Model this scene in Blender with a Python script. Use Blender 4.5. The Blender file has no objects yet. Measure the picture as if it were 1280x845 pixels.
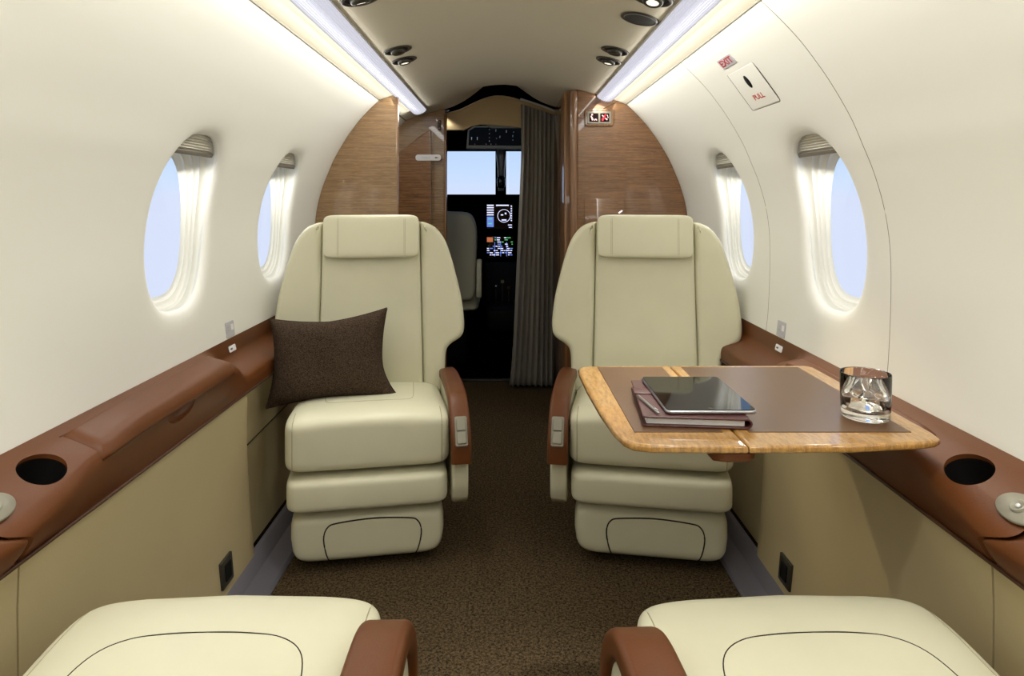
import bpy, bmesh, math, random
from math import sin, cos, pi, sqrt, radians, exp
from mathutils import Vector, Matrix, Euler

random.seed(7)
SC = bpy.context.scene
COL = SC.collection
E = 0.97                      # eye height above the carpet

# ------------------------------------------------------------------ camera, world, light, exposure
cam = bpy.data.cameras.new('camera'); cam_o = bpy.data.objects.new('camera', cam); COL.objects.link(cam_o)
cam_o.location = (0, 0, E); cam_o.rotation_euler = (pi / 2, 0, 0)
cam.sensor_width = 36; cam.lens = 850 * 36 / 1280
cam.shift_x = 8 / 1280; cam.shift_y = -174.5 / 1280
cam.clip_start = 0.02
SC.camera = cam_o

w = bpy.data.worlds.new('sky'); SC.world = w; w.use_nodes = True
wn = w.node_tree.nodes; wl = w.node_tree.links; wn.clear()
tc = wn.new('ShaderNodeTexCoord'); sx = wn.new('ShaderNodeSeparateXYZ'); rp = wn.new('ShaderNodeValToRGB')
bg = wn.new('ShaderNodeBackground'); wo = wn.new('ShaderNodeOutputWorld')
wl.new(tc.outputs['Generated'], sx.inputs[0]); wl.new(sx.outputs['Z'], rp.inputs[0])
wl.new(rp.outputs['Color'], bg.inputs[0]); wl.new(bg.outputs[0], wo.inputs[0])
el = rp.color_ramp.elements
el[0].position = 0.0; el[0].color = (0.69, 0.76, 0.94, 1)
el[1].position = 1.0; el[1].color = (0.16, 0.34, 0.80, 1)
e_ = el.new(0.03); e_.color = (0.61, 0.75, 0.96, 1)
e_ = el.new(0.14); e_.color = (0.40, 0.62, 0.95, 1)
bg.inputs[1].default_value = 1.05

def lamp(name, kind, loc, power, rot=(0, 0, 0), color=(1, .95, .86), size=.1, size_y=None, spot=None, blend=.6):
    l = bpy.data.lights.new(name, kind); l.energy = power; l.color = color
    if kind == 'AREA':
        l.size = size
        if size_y: l.shape = 'RECTANGLE'; l.size_y = size_y
    else:
        l.shadow_soft_size = size
    if kind == 'SPOT': l.spot_size = spot; l.spot_blend = blend
    o = bpy.data.objects.new(name, l); COL.objects.link(o); o.location = loc; o.rotation_euler = rot
    return o
def aim(o, target):
    o.rotation_euler = (Vector(target) - Vector(o.location)).to_track_quat('-Z', 'Y').to_euler()
    return o
WARM = (1, .992, .925)
# cove lamps along both light strips: one line washes the side wall, one the cabin below
for s in (-1, 1):
    for (x, z, p, rot, wd) in ((.450, .385, 2.2, -64, .03), (.372, .382, 5.6, -50, .03), (.40, .385, 2.3, 18, .03), (.4475, .4045, .6, -96, .008), (.374, .4245, .9, 82, .008)):
        o = lamp('cove_lamp', 'AREA', (s * x, 1.0, E + z), p, color=WARM, size=wd, size_y=4.4)
        o.rotation_euler = (0, s * radians(rot), 0)
# added soft fill light behind the camera, no fixture modelled
lamp('aft_cabin_lamp', 'AREA', (0, -.55, E + .44), 4, color=WARM, size=.5, size_y=.9)

SC.view_settings.view_transform = 'Standard'; SC.view_settings.look = 'None'
SC.view_settings.gamma = 1; SC.view_settings.exposure = 0.0; SC.view_settings.use_curve_mapping = False

# ------------------------------------------------------------------ materials
def lin(c):
    if isinstance(c, str): c = [int(c[i:i + 2], 16) / 255 for i in (0, 2, 4)]
    return tuple(x / 12.92 if x <= .04045 else ((x + .055) / 1.055) ** 2.4 for x in c) + (1,)
def base_mat(name):
    m = bpy.data.materials.new(name); m.use_nodes = True
    nt = m.node_tree; return m, nt, nt.nodes['Principled BSDF']
def noise(nt, scale, detail=3, stretch=None, rough=.5):
    t = nt.nodes.new('ShaderNodeTexCoord'); mp = nt.nodes.new('ShaderNodeMapping'); n = nt.nodes.new('ShaderNodeTexNoise')
    if stretch: mp.inputs['Scale'].default_value = stretch
    nt.links.new(t.outputs['Object'], mp.inputs[0]); nt.links.new(mp.outputs[0], n.inputs['Vector'])
    n.inputs['Scale'].default_value = scale; n.inputs['Detail'].default_value = detail; n.inputs['Roughness'].default_value = rough
    return n, mp
def mat(name, col, rough=.5, metal=0, bump=0, bscale=400, var=0, vscale=30, coat=0, dark=None, spec=.5, sheen=0):
    m, nt, b = base_mat(name)
    c = lin(col); b.inputs['Base Color'].default_value = c
    b.inputs['Roughness'].default_value = rough; b.inputs['Metallic'].default_value = metal
    b.inputs['Coat Weight'].default_value = coat; b.inputs['Coat Roughness'].default_value = .04
    b.inputs['Specular IOR Level'].default_value = spec; b.inputs['Sheen Weight'].default_value = sheen
    if var:
        n, _ = noise(nt, vscale); r = nt.nodes.new('ShaderNodeValToRGB'); nt.links.new(n.outputs[0], r.inputs[0])
        d = lin(dark) if dark else tuple(x * (1 - var) for x in c[:3]) + (1,)
        r.color_ramp.elements[0].position = .3; r.color_ramp.elements[1].position = .7
        r.color_ramp.elements[0].color = d; r.color_ramp.elements[1].color = c
        nt.links.new(r.outputs[0], b.inputs['Base Color'])
    if bump:
        n, _ = noise(nt, bscale, 2); bm_ = nt.nodes.new('ShaderNodeBump')
        bm_.inputs['Strength'].default_value = bump; bm_.inputs['Distance'].default_value = .001
        nt.links.new(n.outputs[0], bm_.inputs['Height']); nt.links.new(bm_.outputs[0], b.inputs['Normal'])
    return m
def emat(name, col, strength):
    m, nt, b = base_mat(name); c = lin(col)
    b.inputs['Base Color'].default_value = c; b.inputs['Emission Color'].default_value = c
    b.inputs['Emission Strength'].default_value = strength; return m
def wood(name, light, dark, stretch=(6, 6, 60), scale=3, coat=1.0, fleck=None):
    m, nt, b = base_mat(name)
    n, _ = noise(nt, scale, 6, stretch, .65)
    r = nt.nodes.new('ShaderNodeValToRGB'); nt.links.new(n.outputs[0], r.inputs[0])
    r.color_ramp.elements[0].position = .36; r.color_ramp.elements[1].position = .64
    r.color_ramp.elements[0].color = lin(dark); r.color_ramp.elements[1].color = lin(light)
    out = r.outputs[0]
    if fleck:                                            # short ray flecks of quartered veneer
        n2, _ = noise(nt, 22, 2, fleck); r2 = nt.nodes.new('ShaderNodeValToRGB'); nt.links.new(n2.outputs[0], r2.inputs[0])
        r2.color_ramp.elements[0].position = .52; r2.color_ramp.elements[1].position = .66
        r2.color_ramp.elements[0].color = (0, 0, 0, 1); r2.color_ramp.elements[1].color = (.45, .45, .45, 1)
        mx = nt.nodes.new('ShaderNodeMixRGB'); nt.links.new(r2.outputs[0], mx.inputs[0]); nt.links.new(out, mx.inputs[1])
        mx.inputs[2].default_value = tuple(min(1, x * 1.35) for x in lin(light)[:3]) + (1,); out = mx.outputs[0]
    nt.links.new(out, b.inputs['Base Color'])
    b.inputs['Roughness'].default_value = .4; b.inputs['Coat Weight'].default_value = coat; b.inputs['Coat Roughness'].default_value = .03
    return m
M = {}
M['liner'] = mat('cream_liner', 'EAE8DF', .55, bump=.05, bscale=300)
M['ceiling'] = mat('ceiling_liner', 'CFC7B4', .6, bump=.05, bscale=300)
M['seam'] = mat('seam_line', '8A8678', .8)
M['dark_seam'] = mat('dark_seam', '2A2418', .9)
M['thread'] = mat('cream_thread', 'A8A080', .7)
M['leather'] = mat('cream_leather', 'D5D1B5', .40, bump=.10, bscale=260, var=.05, vscale=9, spec=.4)
M['brown'] = mat('brown_leather', '643819', .42, bump=.18, bscale=420, var=.10, vscale=14, spec=.32)
M['brown_dark'] = mat('dark_brown_leather', '4A2C1A', .48, bump=.18, bscale=420)
M['panel'] = mat('tan_panel', 'B3A37C', .55, bump=.15, bscale=350, var=.05, vscale=5)
M['silver'] = mat('silver_trim', '9A98A6', .35, metal=.7)
M['grey_plastic'] = mat('grey_control', '908B7C', .4, metal=.2)
M['grey_button'] = mat('grey_button', '8E8A7A', .35, metal=.2)
M['black'] = mat('black_plastic', '0A0908', .55, spec=.25)
M['black_gloss'] = mat('black_glass', '050506', .04, spec=.3)
M['black_frame'] = mat('bronze_frame', '3A372E', .35, metal=.3)
M['chrome'] = mat('chrome', 'D8D6CE', .15, metal=1)
M['alu'] = mat('aluminium', 'B9BBC0', .3, metal=1)
M['white'] = mat('white_plastic', 'E4E2E4', .4)
M['white_frame'] = mat('window_moulding', 'E0DED4', .4)
M['shade'] = mat('pleated_shade', 'E6E2D6', .7)
M['shade_bar'] = mat('shade_bar', '6F685C', .5)
M['wood_dark'] = wood('walnut_veneer', '8A6038', '5E3C20', (1.5, 1.5, 40), 4, fleck=(1.5, 1.5, 18))
M['wood_mid'] = wood('walnut_veneer_light', '97764E', '735536', (1.5, 1.5, 40), 4, fleck=(1.5, 1.5, 18))
M['wood_col'] = wood('walnut_post', '94683E', '6A4526', (40, 40, 1.2), 3)
M['wood_table'] = wood('honey_veneer', 'B88A46', '8C632E', (30, 6, 6), 6, fleck=(10, 30, 10))
M['table_leather'] = mat('table_leather', '5C3E24', .30, bump=.3, bscale=700, var=.12, vscale=200, spec=.5)
M['folio'] = mat('maroon_leather', '4A2420', .4, bump=.15, bscale=500)
M['paper'] = mat('paper_block', 'DDDCD8', .8)
M['sign_red'] = mat('sign_red', 'B3262B', .5)
M['sign_grey'] = mat('sign_grey', 'B9B7BC', .4)
M['sign_text'] = mat('sign_text', '55555F', .5)
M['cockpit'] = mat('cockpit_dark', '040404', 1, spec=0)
M['post_grey'] = mat('post_grey', 'B8B4A8', .35, metal=.3)
M['cockpit_grey'] = mat('cockpit_liner', 'B0A282', .7)
M['valance'] = mat('valance_fabric', 'B39B72', .7)
M['seat_back_grey'] = mat('seat_back_grey', 'B2AE98', .5)
M['lit_white'] = emat('lit_symbol', 'FFC8C8', .5)
M['lit_red'] = emat('lit_red', 'D02030', .8)
M['sign_black'] = mat('sign_glass', '1C0608', .6, spec=.1)
M['screen_white'] = emat('screen_white', 'D8DCFF', 1.3)
M['screen_blue'] = emat('screen_blue', '6C86D8', 1.0)
M['screen_green'] = emat('screen_green', '58C070', .9)
M['screen_red'] = emat('screen_red', 'C07048', .9)
M['lens_glass'] = emat('lamp_lens', 'FFF6E6', 1.1)

# carpet: looped brown pile
m, nt, b = base_mat('brown_carpet')
t = nt.nodes.new('ShaderNodeTexCoord'); v = nt.nodes.new('ShaderNodeTexVoronoi'); v.inputs['Scale'].default_value = 400
nt.links.new(t.outputs['Object'], v.inputs['Vector'])
n, _ = noise(nt, 160, 3); r = nt.nodes.new('ShaderNodeValToRGB')
mx = nt.nodes.new('ShaderNodeMath'); mx.operation = 'ADD'
ml = nt.nodes.new('ShaderNodeMath'); ml.operation = 'MULTIPLY'; ml.inputs[1].default_value = .45
nt.links.new(v.outputs['Distance'], ml.inputs[0]); nt.links.new(ml.outputs[0], mx.inputs[0]); nt.links.new(n.outputs[0], mx.inputs[1])
nt.links.new(mx.outputs[0], r.inputs[0])
r.color_ramp.elements[0].position = .5; r.color_ramp.elements[0].color = lin('6A583E')
r.color_ramp.elements[1].position = .95; r.color_ramp.elements[1].color = lin('1E170F')
nt.links.new(r.outputs[0], b.inputs['Base Color']); b.inputs['Roughness'].default_value = 1; b.inputs['Specular IOR Level'].default_value = .1
bp = nt.nodes.new('ShaderNodeBump'); bp.invert = True; bp.inputs['Strength'].default_value = .9; bp.inputs['Distance'].default_value = .003
nt.links.new(v.outputs['Distance'], bp.inputs['Height']); nt.links.new(bp.outputs[0], b.inputs['Normal'])
M['carpet'] = m
# woven pillow fabric
m, nt, b = base_mat('brown_weave')
t = nt.nodes.new('ShaderNodeTexCoord'); v = nt.nodes.new('ShaderNodeTexVoronoi'); v.inputs['Scale'].default_value = 640
nt.links.new(t.outputs['Object'], v.inputs['Vector']); r = nt.nodes.new('ShaderNodeValToRGB')
sp = nt.nodes.new('ShaderNodeSeparateXYZ'); nt.links.new(v.outputs['Color'], sp.inputs[0]); nt.links.new(sp.outputs[0], r.inputs[0])
r.color_ramp.elements[0].color = lin('241C16'); r.color_ramp.elements[1].color = lin('564638')
nt.links.new(r.outputs[0], b.inputs['Base Color']); b.inputs['Roughness'].default_value = .95; b.inputs['Specular IOR Level'].default_value = .1
bp = nt.nodes.new('ShaderNodeBump'); bp.invert = True; bp.inputs['Strength'].default_value = .8; bp.inputs['Distance'].default_value = .001
nt.links.new(v.outputs['Distance'], bp.inputs['Height']); nt.links.new(bp.outputs[0], b.inputs['Normal'])
M['weave'] = m
M['curtain'] = mat('curtain_cloth', '8E897E', .65, sheen=.3)
def glass(name, rough=0, ior=1.45, col=(1, 1, 1, 1)):
    m, nt, b = base_mat(name)
    b.inputs['Base Color'].default_value = col; b.inputs['Transmission Weight'].default_value = 1
    b.inputs['Roughness'].default_value = rough; b.inputs['IOR'].default_value = ior; return m
M['glass'] = glass('clear_glass'); M['water'] = glass('water', ior=1.33, col=(.99, .97, .93, 1))
# thin acrylic panes: let light through, reflect a little
m = bpy.data.materials.new('acrylic_pane'); m.use_nodes = True; nt = m.node_tree; nt.nodes.clear()
o_ = nt.nodes.new('ShaderNodeOutputMaterial'); tr = nt.nodes.new('ShaderNodeBsdfTransparent'); gl = nt.nodes.new('ShaderNodeBsdfGlossy')
mi = nt.nodes.new('ShaderNodeMixShader'); fr = nt.nodes.new('ShaderNodeLayerWeight'); fr.inputs[0].default_value = .06
gl.inputs['Roughness'].default_value = .02; tr.inputs[0].default_value = (.97, .98, 1, 1)
ml = nt.nodes.new('ShaderNodeMath'); ml.operation = 'MULTIPLY'; ml.inputs[1].default_value = .25; nt.links.new(fr.outputs['Facing'], ml.inputs[0]); nt.links.new(ml.outputs[0], mi.inputs[0]); nt.links.new(tr.outputs[0], mi.inputs[1]); nt.links.new(gl.outputs[0], mi.inputs[2]); nt.links.new(mi.outputs[0], o_.inputs[0])
M['pane'] = m
# light strip lens: glowing ribbed diffuser
M['lens'] = emat('strip_lens', 'E6E6F4', .72); M['lens'].node_tree.nodes['Principled BSDF'].inputs['Base Color'].default_value = (.10, .10, .12, 1)

# ------------------------------------------------------------------ builders
def link_mesh(name, bm, m, parent=None, smooth=True, loc=None, rot=None):
    me = bpy.data.meshes.new(name); bm.normal_update(); bm.to_mesh(me); bm.free()
    if smooth:
        for p in me.polygons: p.use_smooth = True
    me.materials.append(m)
    o = bpy.data.objects.new(name, me); COL.objects.link(o)
    if parent: o.parent = parent
    if loc: o.location = loc
    if rot: o.rotation_euler = rot
    return o
def tag(o, label=None, cat=None, group=None, kind=None):
    for k, v_ in (('label', label), ('category', cat), ('group', group), ('kind', kind)):
        if v_: o[k] = v_
    return o
def empty(name, loc=(0, 0, 0), rz=0, **kw):
    o = bpy.data.objects.new(name, None); COL.objects.link(o); o.location = loc; o.rotation_euler = (0, 0, rz)
    o.empty_display_size = .05
    return tag(o, **kw)
def mesh_from(verts, faces):
    bm = bmesh.new(); vs = [bm.verts.new(v_) for v_ in verts]
    for f in faces:
        try: bm.faces.new([vs[i] for i in f])
        except ValueError: pass
    return bm
def loft(rings, closed=True, cap=True):
    """rings: list of equal-length point lists"""
    n = len(rings[0]); verts = [p for r_ in rings for p in r_]; faces = []
    for i in range(len(rings) - 1):
        for j in range(n if closed else n - 1):
            a = i * n + j; b_ = i * n + (j + 1) % n
            faces.append((a, b_, b_ + n, a + n))
    if cap and closed:
        faces.append(tuple(range(n))[::-1]); faces.append(tuple((len(rings) - 1) * n + k for k in range(n)))
    bm = mesh_from(verts, faces); bmesh.ops.recalc_face_normals(bm, faces=bm.faces); return bm
def box(sx_, sy_, sz_, r_=0.004, seg=2, c=(0, 0, 0), fn=None, cuts=0):
    bm = bmesh.new(); bmesh.ops.create_cube(bm, size=1)
    for v_ in bm.verts: v_.co = Vector((v_.co.x * sx_, v_.co.y * sy_, v_.co.z * sz_))
    if cuts: bmesh.ops.subdivide_edges(bm, edges=bm.edges[:], cuts=cuts, use_grid_fill=True)
    if r_:
        es = [e for e in bm.edges if len(e.link_faces) == 2 and e.calc_face_angle(0) > .5]
        bmesh.ops.bevel(bm, geom=es, offset=r_, segments=seg, profile=.5, affect='EDGES')
    for v_ in bm.verts: v_.co += Vector(c)
    if fn:
        for v_ in bm.verts: v_.co = Vector(fn(*v_.co))
    return bm
def superell(a, b_, c, n1=.25, n2=.22, nu=72, nv=36, fn=None):
    """puffy block; n1 vertical, n2 plan roundness"""
    def sp_(v_, e): return math.copysign(abs(v_) ** e, v_)
    rings = []
    rz = [(cos(-pi / 2 + pi * i / nv) ** n1, sp_(sin(-pi / 2 + pi * i / nv), n1)) for i in range(1, nv)]
    rz = [q for q in rz if q[0] > .86]
    capr = [.03, .15, .28, .4, .5, .6, .68, .75, .81]
    rz = [(r_, -(1 - r_ ** (2 / n1)) ** (n1 / 2)) for r_ in capr] + rz + [(r_, (1 - r_ ** (2 / n1)) ** (n1 / 2)) for r_ in capr[::-1]]
    for r_, zz_ in rz:
        rings.append([(a * r_ * sp_(cos(2 * pi * j / nu), n2), b_ * r_ * sp_(sin(2 * pi * j / nu), n2), c * zz_) for j in range(nu)])
    bm = loft(rings)
    if fn:
        for v_ in bm.verts: v_.co = Vector(fn(*v_.co))
    return bm
def sq_outline(a, b_, r_, k=6):
    pts = []
    for (cx_, cy_, a0) in ((a - r_, b_ - r_, 0), (-a + r_, b_ - r_, 90), (-a + r_, -b_ + r_, 180), (a - r_, -b_ + r_, 270)):
        for i in range(k + 1):
            t_ = radians(a0 + 90 * i / k); pts.append((cx_ + r_ * cos(t_), cy_ + r_ * sin(t_)))
    return pts
def offset(poly, ds):
    """inward offset of CCW polygon, per-vertex distance"""
    n = len(poly); out = []
    for i in range(n):
        p0, p1, p2 = Vector(poly[i - 1]), Vector(poly[i]), Vector(poly[(i + 1) % n])
        d1 = (p1 - p0); d2 = (p2 - p1)
        d1 = d1.normalized() if d1.length > 1e-9 else Vector((1, 0)); d2 = d2.normalized() if d2.length > 1e-9 else d1
        n1 = Vector((-d1.y, d1.x)); n2 = Vector((-d2.y, d2.x)); nn = n1 + n2
        if nn.length < 1e-6: nn = n1
        nn.normalize(); k = 1 / max(.55, nn.dot(n1))
        d = ds[i] if isinstance(ds, (list, tuple)) else ds
        q = p1 + nn * d * k; out.append((q.x, q.y))
    return out
def area2(poly): return sum(poly[i - 1][0] * poly[i][1] - poly[i][0] * poly[i - 1][1] for i in range(len(poly)))
def densify(poly, step):
    out = []
    for i in range(len(poly)):
        a = Vector(poly[i]); b_ = Vector(poly[(i + 1) % len(poly)]); k = max(1, int((b_ - a).length / step))
        for j in range(k): q = a.lerp(b_, j / k); out.append((q.x, q.y))
    return out
def catmull(pts, k=6, closed=True):
    out = []; n = len(pts); rng = range(n) if closed else range(n - 1)
    for i in rng:
        g = lambda q: Vector(pts[q % n]) if closed else Vector(pts[max(0, min(n - 1, q))])
        p0, p1, p2, p3 = g(i - 1), g(i), g(i + 1), g(i + 2)
        for j in range(k):
            t_ = j / k
            q = .5 * ((2 * p1) + (p2 - p0) * t_ + (2 * p0 - 5 * p1 + 4 * p2 - p3) * t_ * t_ + (3 * p1 - p0 - 3 * p2 + p3) * t_ ** 3)
            out.append(tuple(q))
    if not closed: out.append(tuple(pts[-1]))
    return out
def slab(poly, th, r_=.006, seg=4, plane='xy', fn=None, back_round=True, rs=None, grid=0):
    """outline extruded to thickness th (centred) with rounded edges. plane xy: thickness z; xz: thickness y (front = -y)"""
    if area2(poly) < 0: poly = poly[::-1]
    rs = rs or r_
    def ringpts(ins, h):
        q = offset(poly, ins) if ins != 0 else poly
        if plane == 'xy': return [(x, y, h) for x, y in q]
        if plane == 'xz': return [(x, -h, y) for x, y in q]
        return [(h, x, y) for x, y in q]
    rings = []
    lo = [(r_ * (1 - cos(a)), -th / 2 + r_ * (1 - sin(a))) for a in [pi / 2 * (seg - i) / seg for i in range(seg + 1)]]
    if not back_round: lo = [(0, -th / 2)]
    else:
        lo = [(r_ * 1.06 + .0005, -th / 2)] + lo[0:]
        lo = [(r_ * (1 - cos(pi / 2 * (seg - i) / seg)), -th / 2 + r_ * (1 - sin(pi / 2 * (seg - i) / seg))) for i in range(seg + 1)]
    hi = [(r_ * (1 - cos(pi / 2 * i / seg)), th / 2 - r_ * (1 - sin(pi / 2 * i / seg))) for i in range(seg + 1)]
    hi.append((r_ * 1.15 + .0004, th / 2))
    for ins, h in lo + hi: rings.append(ringpts(ins, h))
    bm = loft(rings)
    big = [f for f in bm.faces if len(f.verts) > 4]
    bmesh.ops.triangulate(bm, faces=big)
    if grid:
        for ax_ in ((1, 0, 0), (0, 0, 1)):
            cs = [v_.co.dot(Vector(ax_)) for v_ in bm.verts]; q = min(cs) + grid
            while q < max(cs):
                bmesh.ops.bisect_plane(bm, geom=bm.verts[:] + bm.edges[:] + bm.faces[:], plane_co=Vector(ax_) * q, plane_no=ax_, dist=1e-5); q += grid
    bmesh.ops.recalc_face_normals(bm, faces=bm.faces)
    if fn:
        for v_ in bm.verts: v_.co = Vector(fn(*v_.co))
    return bm
def tube(pts, r_=.0015, seg=6, closed=False):
    bm = bmesh.new(); P = [Vector(p) for p in pts]; n = len(P); rings = []
    for i in range(n):
        a = P[i - 1] if (closed or i) else P[0]; b_ = P[(i + 1) % n] if (closed or i < n - 1) else P[-1]
        d = (b_ - a); d = d.normalized() if d.length > 1e-9 else Vector((0, 0, 1))
        u = d.cross(Vector((0, 0, 1)));
        if u.length < .2: u = d.cross(Vector((0, 1, 0)))
        u.normalize(); v_ = d.cross(u)
        rings.append([bm.verts.new(P[i] + (u * cos(2 * pi * k / seg) + v_ * sin(2 * pi * k / seg)) * r_) for k in range(seg)])
    for i in range(n if closed else n - 1):
        A = rings[i]; B = rings[(i + 1) % n]
        for k in range(seg): bm.faces.new((A[k], A[(k + 1) % seg], B[(k + 1) % seg], B[k]))
    if not closed: bm.faces.new(rings[0][::-1]); bm.faces.new(rings[-1])
    bmesh.ops.recalc_face_normals(bm, faces=bm.faces); return bm
def lathe(prof, n=40, ax=1, ay=1, close=False):
    rings = [[(r_ * ax * cos(2 * pi * j / n), r_ * ay * sin(2 * pi * j / n), z) for j in range(n)] for r_, z in prof]
    return loft(rings, cap=close)
def merge(*bms):
    out = bmesh.new()
    for b_ in bms:
        me = bpy.data.meshes.new('tmp'); b_.to_mesh(me); b_.free(); out.from_mesh(me); bpy.data.meshes.remove(me)
    return out
def xf(bm, mtx): bm.transform(mtx); return bm
def subtract(o, cutter_bm):
    """real boolean, baked"""
    c = link_mesh('cutter', cutter_bm, M['black'], smooth=False)
    md = o.modifiers.new('b', 'BOOLEAN'); md.operation = 'DIFFERENCE'; md.object = c; md.solver = 'EXACT'
    dg = bpy.context.evaluated_depsgraph_get(); dg.update()
    me = bpy.data.meshes.new_from_object(o.evaluated_get(dg)); o.modifiers.clear(); old = o.data
    o.data = me; bpy.data.meshes.remove(old); cm = c.data; bpy.data.objects.remove(c); bpy.data.meshes.remove(cm)
    return o
def autosmooth(o, ang=35):
    me = o.data; bm = bmesh.new(); bm.from_mesh(me)
    for f in bm.faces: f.smooth = True
    for e in bm.edges: e.smooth = not (len(e.link_faces) == 2 and e.calc_face_angle(0) > radians(ang))
    bm.to_mesh(me); bm.free(); return o
def text(name, s, size, m, parent=None, mtx=None, align='CENTER'):
    cu = bpy.data.curves.new('t', 'FONT'); cu.body = s; cu.size = size; cu.align_x = align; cu.align_y = 'CENTER'; cu.extrude = .0002; cu.offset = size * .018
    t_ = bpy.data.objects.new('t', cu); COL.objects.link(t_)
    dg = bpy.context.evaluated_depsgraph_get(); dg.update(); me = bpy.data.meshes.new_from_object(t_.evaluated_get(dg))
    bpy.data.objects.remove(t_); bpy.data.curves.remove(cu)
    me.materials.clear(); me.materials.append(m); me.name = name
    o = bpy.data.objects.new(name, me); COL.objects.link(o)
    if parent: o.parent = parent
    if mtx is not None: o.matrix_local = mtx
    return o
def frame_mtx(o, xdir, zdir):
    """matrix with local x along xdir, local z (outward normal) along zdir"""
    z = Vector(zdir).normalized(); x = Vector(xdir); x = (x - z * x.dot(z)).normalized(); y = z.cross(x)
    m_ = Matrix((x, y, z)).transposed().to_4x4(); m_.translation = Vector(o); return m_

# ------------------------------------------------------------------ cabin cross-section (eye-relative z)
PROF = [(-.385, .750), (-.32, .757), (-.20, .762), (-.10, .7605), (-.02, .749), (.05, .729), (.10, .709), (.16, .683),
        (.226, .645), (.27, .615), (.313, .582), (.355, .543), (.393, .503)]
CEIL = [(.503, .393), (.445, .413), (.37, .436), (.28, .458), (.18, .478), (.09, .493), (0, .498)]
def _dense(pts, k=5): return catmull(pts, k, closed=False)
WALL = [(x, z) for z, x in _dense(PROF, 6)]          # from ledge up to the ceiling seam
ROOF = _dense([(x, z) for x, z in CEIL], 5)
def wall_at(z):
    for (x0, z0), (x1, z1) in zip(WALL, WALL[1:]):
        if z0 <= z <= z1:
            t_ = (z - z0) / (z1 - z0); return x0 + (x1 - x0) * t_
    return WALL[0][0] if z < WALL[0][1] else WALL[-1][0]
def wall_frame(s, y, z, lift=0):
    """point on wall, tangent up along the profile, inward normal"""
    e = .01; a = Vector((wall_at(z - e), 0, z - e)); b_ = Vector((wall_at(z + e), 0, z + e)); t_ = (b_ - a).normalized()
    nrm = Vector((-t_.z, 0, t_.x))     # pointing inward (towards -x) for the right side
    p = Vector((wall_at(z), y, z)) + nrm * lift
    if s < 0: p.x *= -1; t_.x *= -1; nrm.x *= -1
    p.z += E; return p, t_, nrm

WIN_Y = [1.592, 2.25, .70, .02]
WIN_Z0, WIN_Z1, WIN_HY = -.262, .145, .143
Y0, Y1 = -1.30, 3.47

# window outline in (y, z): superellipse
ZC = (WIN_Z0 + WIN_Z1) / 2; HZ = (WIN_Z1 - WIN_Z0) / 2
def ell(th, ky=1, kz=1, e=.74):
    c_, s_ = cos(th), sin(th)
    return (WIN_HY * ky * math.copysign(abs(c_) ** e, c_), ZC + HZ * kz * math.copysign(abs(s_) ** e, s_))
CELL_Y = .215; CZ0, CZ1 = -.355, .235
def build_wall(s, name):
    bm = bmesh.new()
    zs = [z for _, z in WALL]
    # insert exact cell limits
    zl = sorted(set([round(z, 5) for z in zs] + [CZ0, CZ1]))
    inner = [z for z in zl if CZ0 <= z <= CZ1]
    X = lambda z: (wall_at(min(max(z, WALL[0][1]), WALL[-1][1])))
    cache = {}
    def V(y, z, x=None):
        x = X(z) if x is None else x; k = (round(y, 5), round(z, 5), round(x, 5))
        if k not in cache: cache[k] = bm.verts.new((s * x, y, z + E))
        return cache[k]
    def grid(ya, yb, zz, ny):
        for i in range(ny):
            a = ya + (yb - ya) * i / ny; b_ = ya + (yb - ya) * (i + 1) / ny
            for z0, z1 in zip(zz, zz[1:]):
                f = (V(a, z0), V(b_, z0), V(b_, z1), V(a, z1)); bm.faces.new(f)
    ys = sorted(WIN_Y); cur = Y0
    for wy in ys:
        if wy - CELL_Y > cur: grid(cur, wy - CELL_Y, zl, 4)
        a, b_ = wy - CELL_Y, wy + CELL_Y
        NY = 10
        grid(a, b_, [z for z in zl if z <= CZ0], NY); grid(a, b_, [z for z in zl if z >= CZ1], NY)
        per = [(b_, z) for z in inner] + [(b_ - (b_ - a) * i / NY, CZ1) for i in range(1, NY)] + [(a, z) for z in inner[::-1]] + [(a + (b_ - a) * i / NY, CZ0) for i in range(1, NY)]
        rings = [per]
        ths = []
        for (y, z) in per: ths.append(math.atan2((z - ZC) / (HZ * 1.35), (y - wy) / (WIN_HY * 1.45)))
        # smooth the parameter
        for kk in (1.30, 1.17, 1.08, 1.025, 1.0):
            rings.append([(lambda q: (wy + q[0], q[1]))(ell(t_, kk, 1 + (kk - 1) * .75)) for t_ in ths])
        dip = {1: 0, 2: .0008, 3: .004, 4: .009, 5: .014}      # soft roll into the reveal
        vr = []
        for ri, ring in enumerate(rings):
            d_ = dip.get(ri, 0); row = []
            for (y, z) in ring:
                p, t_, nrm = wall_frame(1, y, z); p = p - nrm * d_ if ri else p
                row.append(V(y, z) if ri == 0 else bm.verts.new((s * p.x, p.y, p.z)))
            vr.append(row)
        n = len(per)
        for i in range(len(vr) - 1):
            for j in range(n): bm.faces.new((vr[i][j], vr[i][(j + 1) % n], vr[i + 1][(j + 1) % n], vr[i + 1][j]))
        cur = b_
    grid(cur, Y1, zl, 8)
    # hidden lower part behind the ledge down to the floor
    for i in range(8):
        a = Y0 + (Y1 - Y0) * i / 8; b_ = Y0 + (Y1 - Y0) * (i + 1) / 8
        q = [bm.verts.new((s * x, y, z)) for x, y, z in ((.750, a, E - .385), (.750, b_, E - .385), (.72, b_, -.02), (.72, a, -.02))]
        bm.faces.new(q)
    bmesh.ops.recalc_face_normals(bm, faces=bm.faces)
    o = link_mesh(name, bm, M['liner']); o['kind'] = 'structure'
    return o, ths
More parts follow.
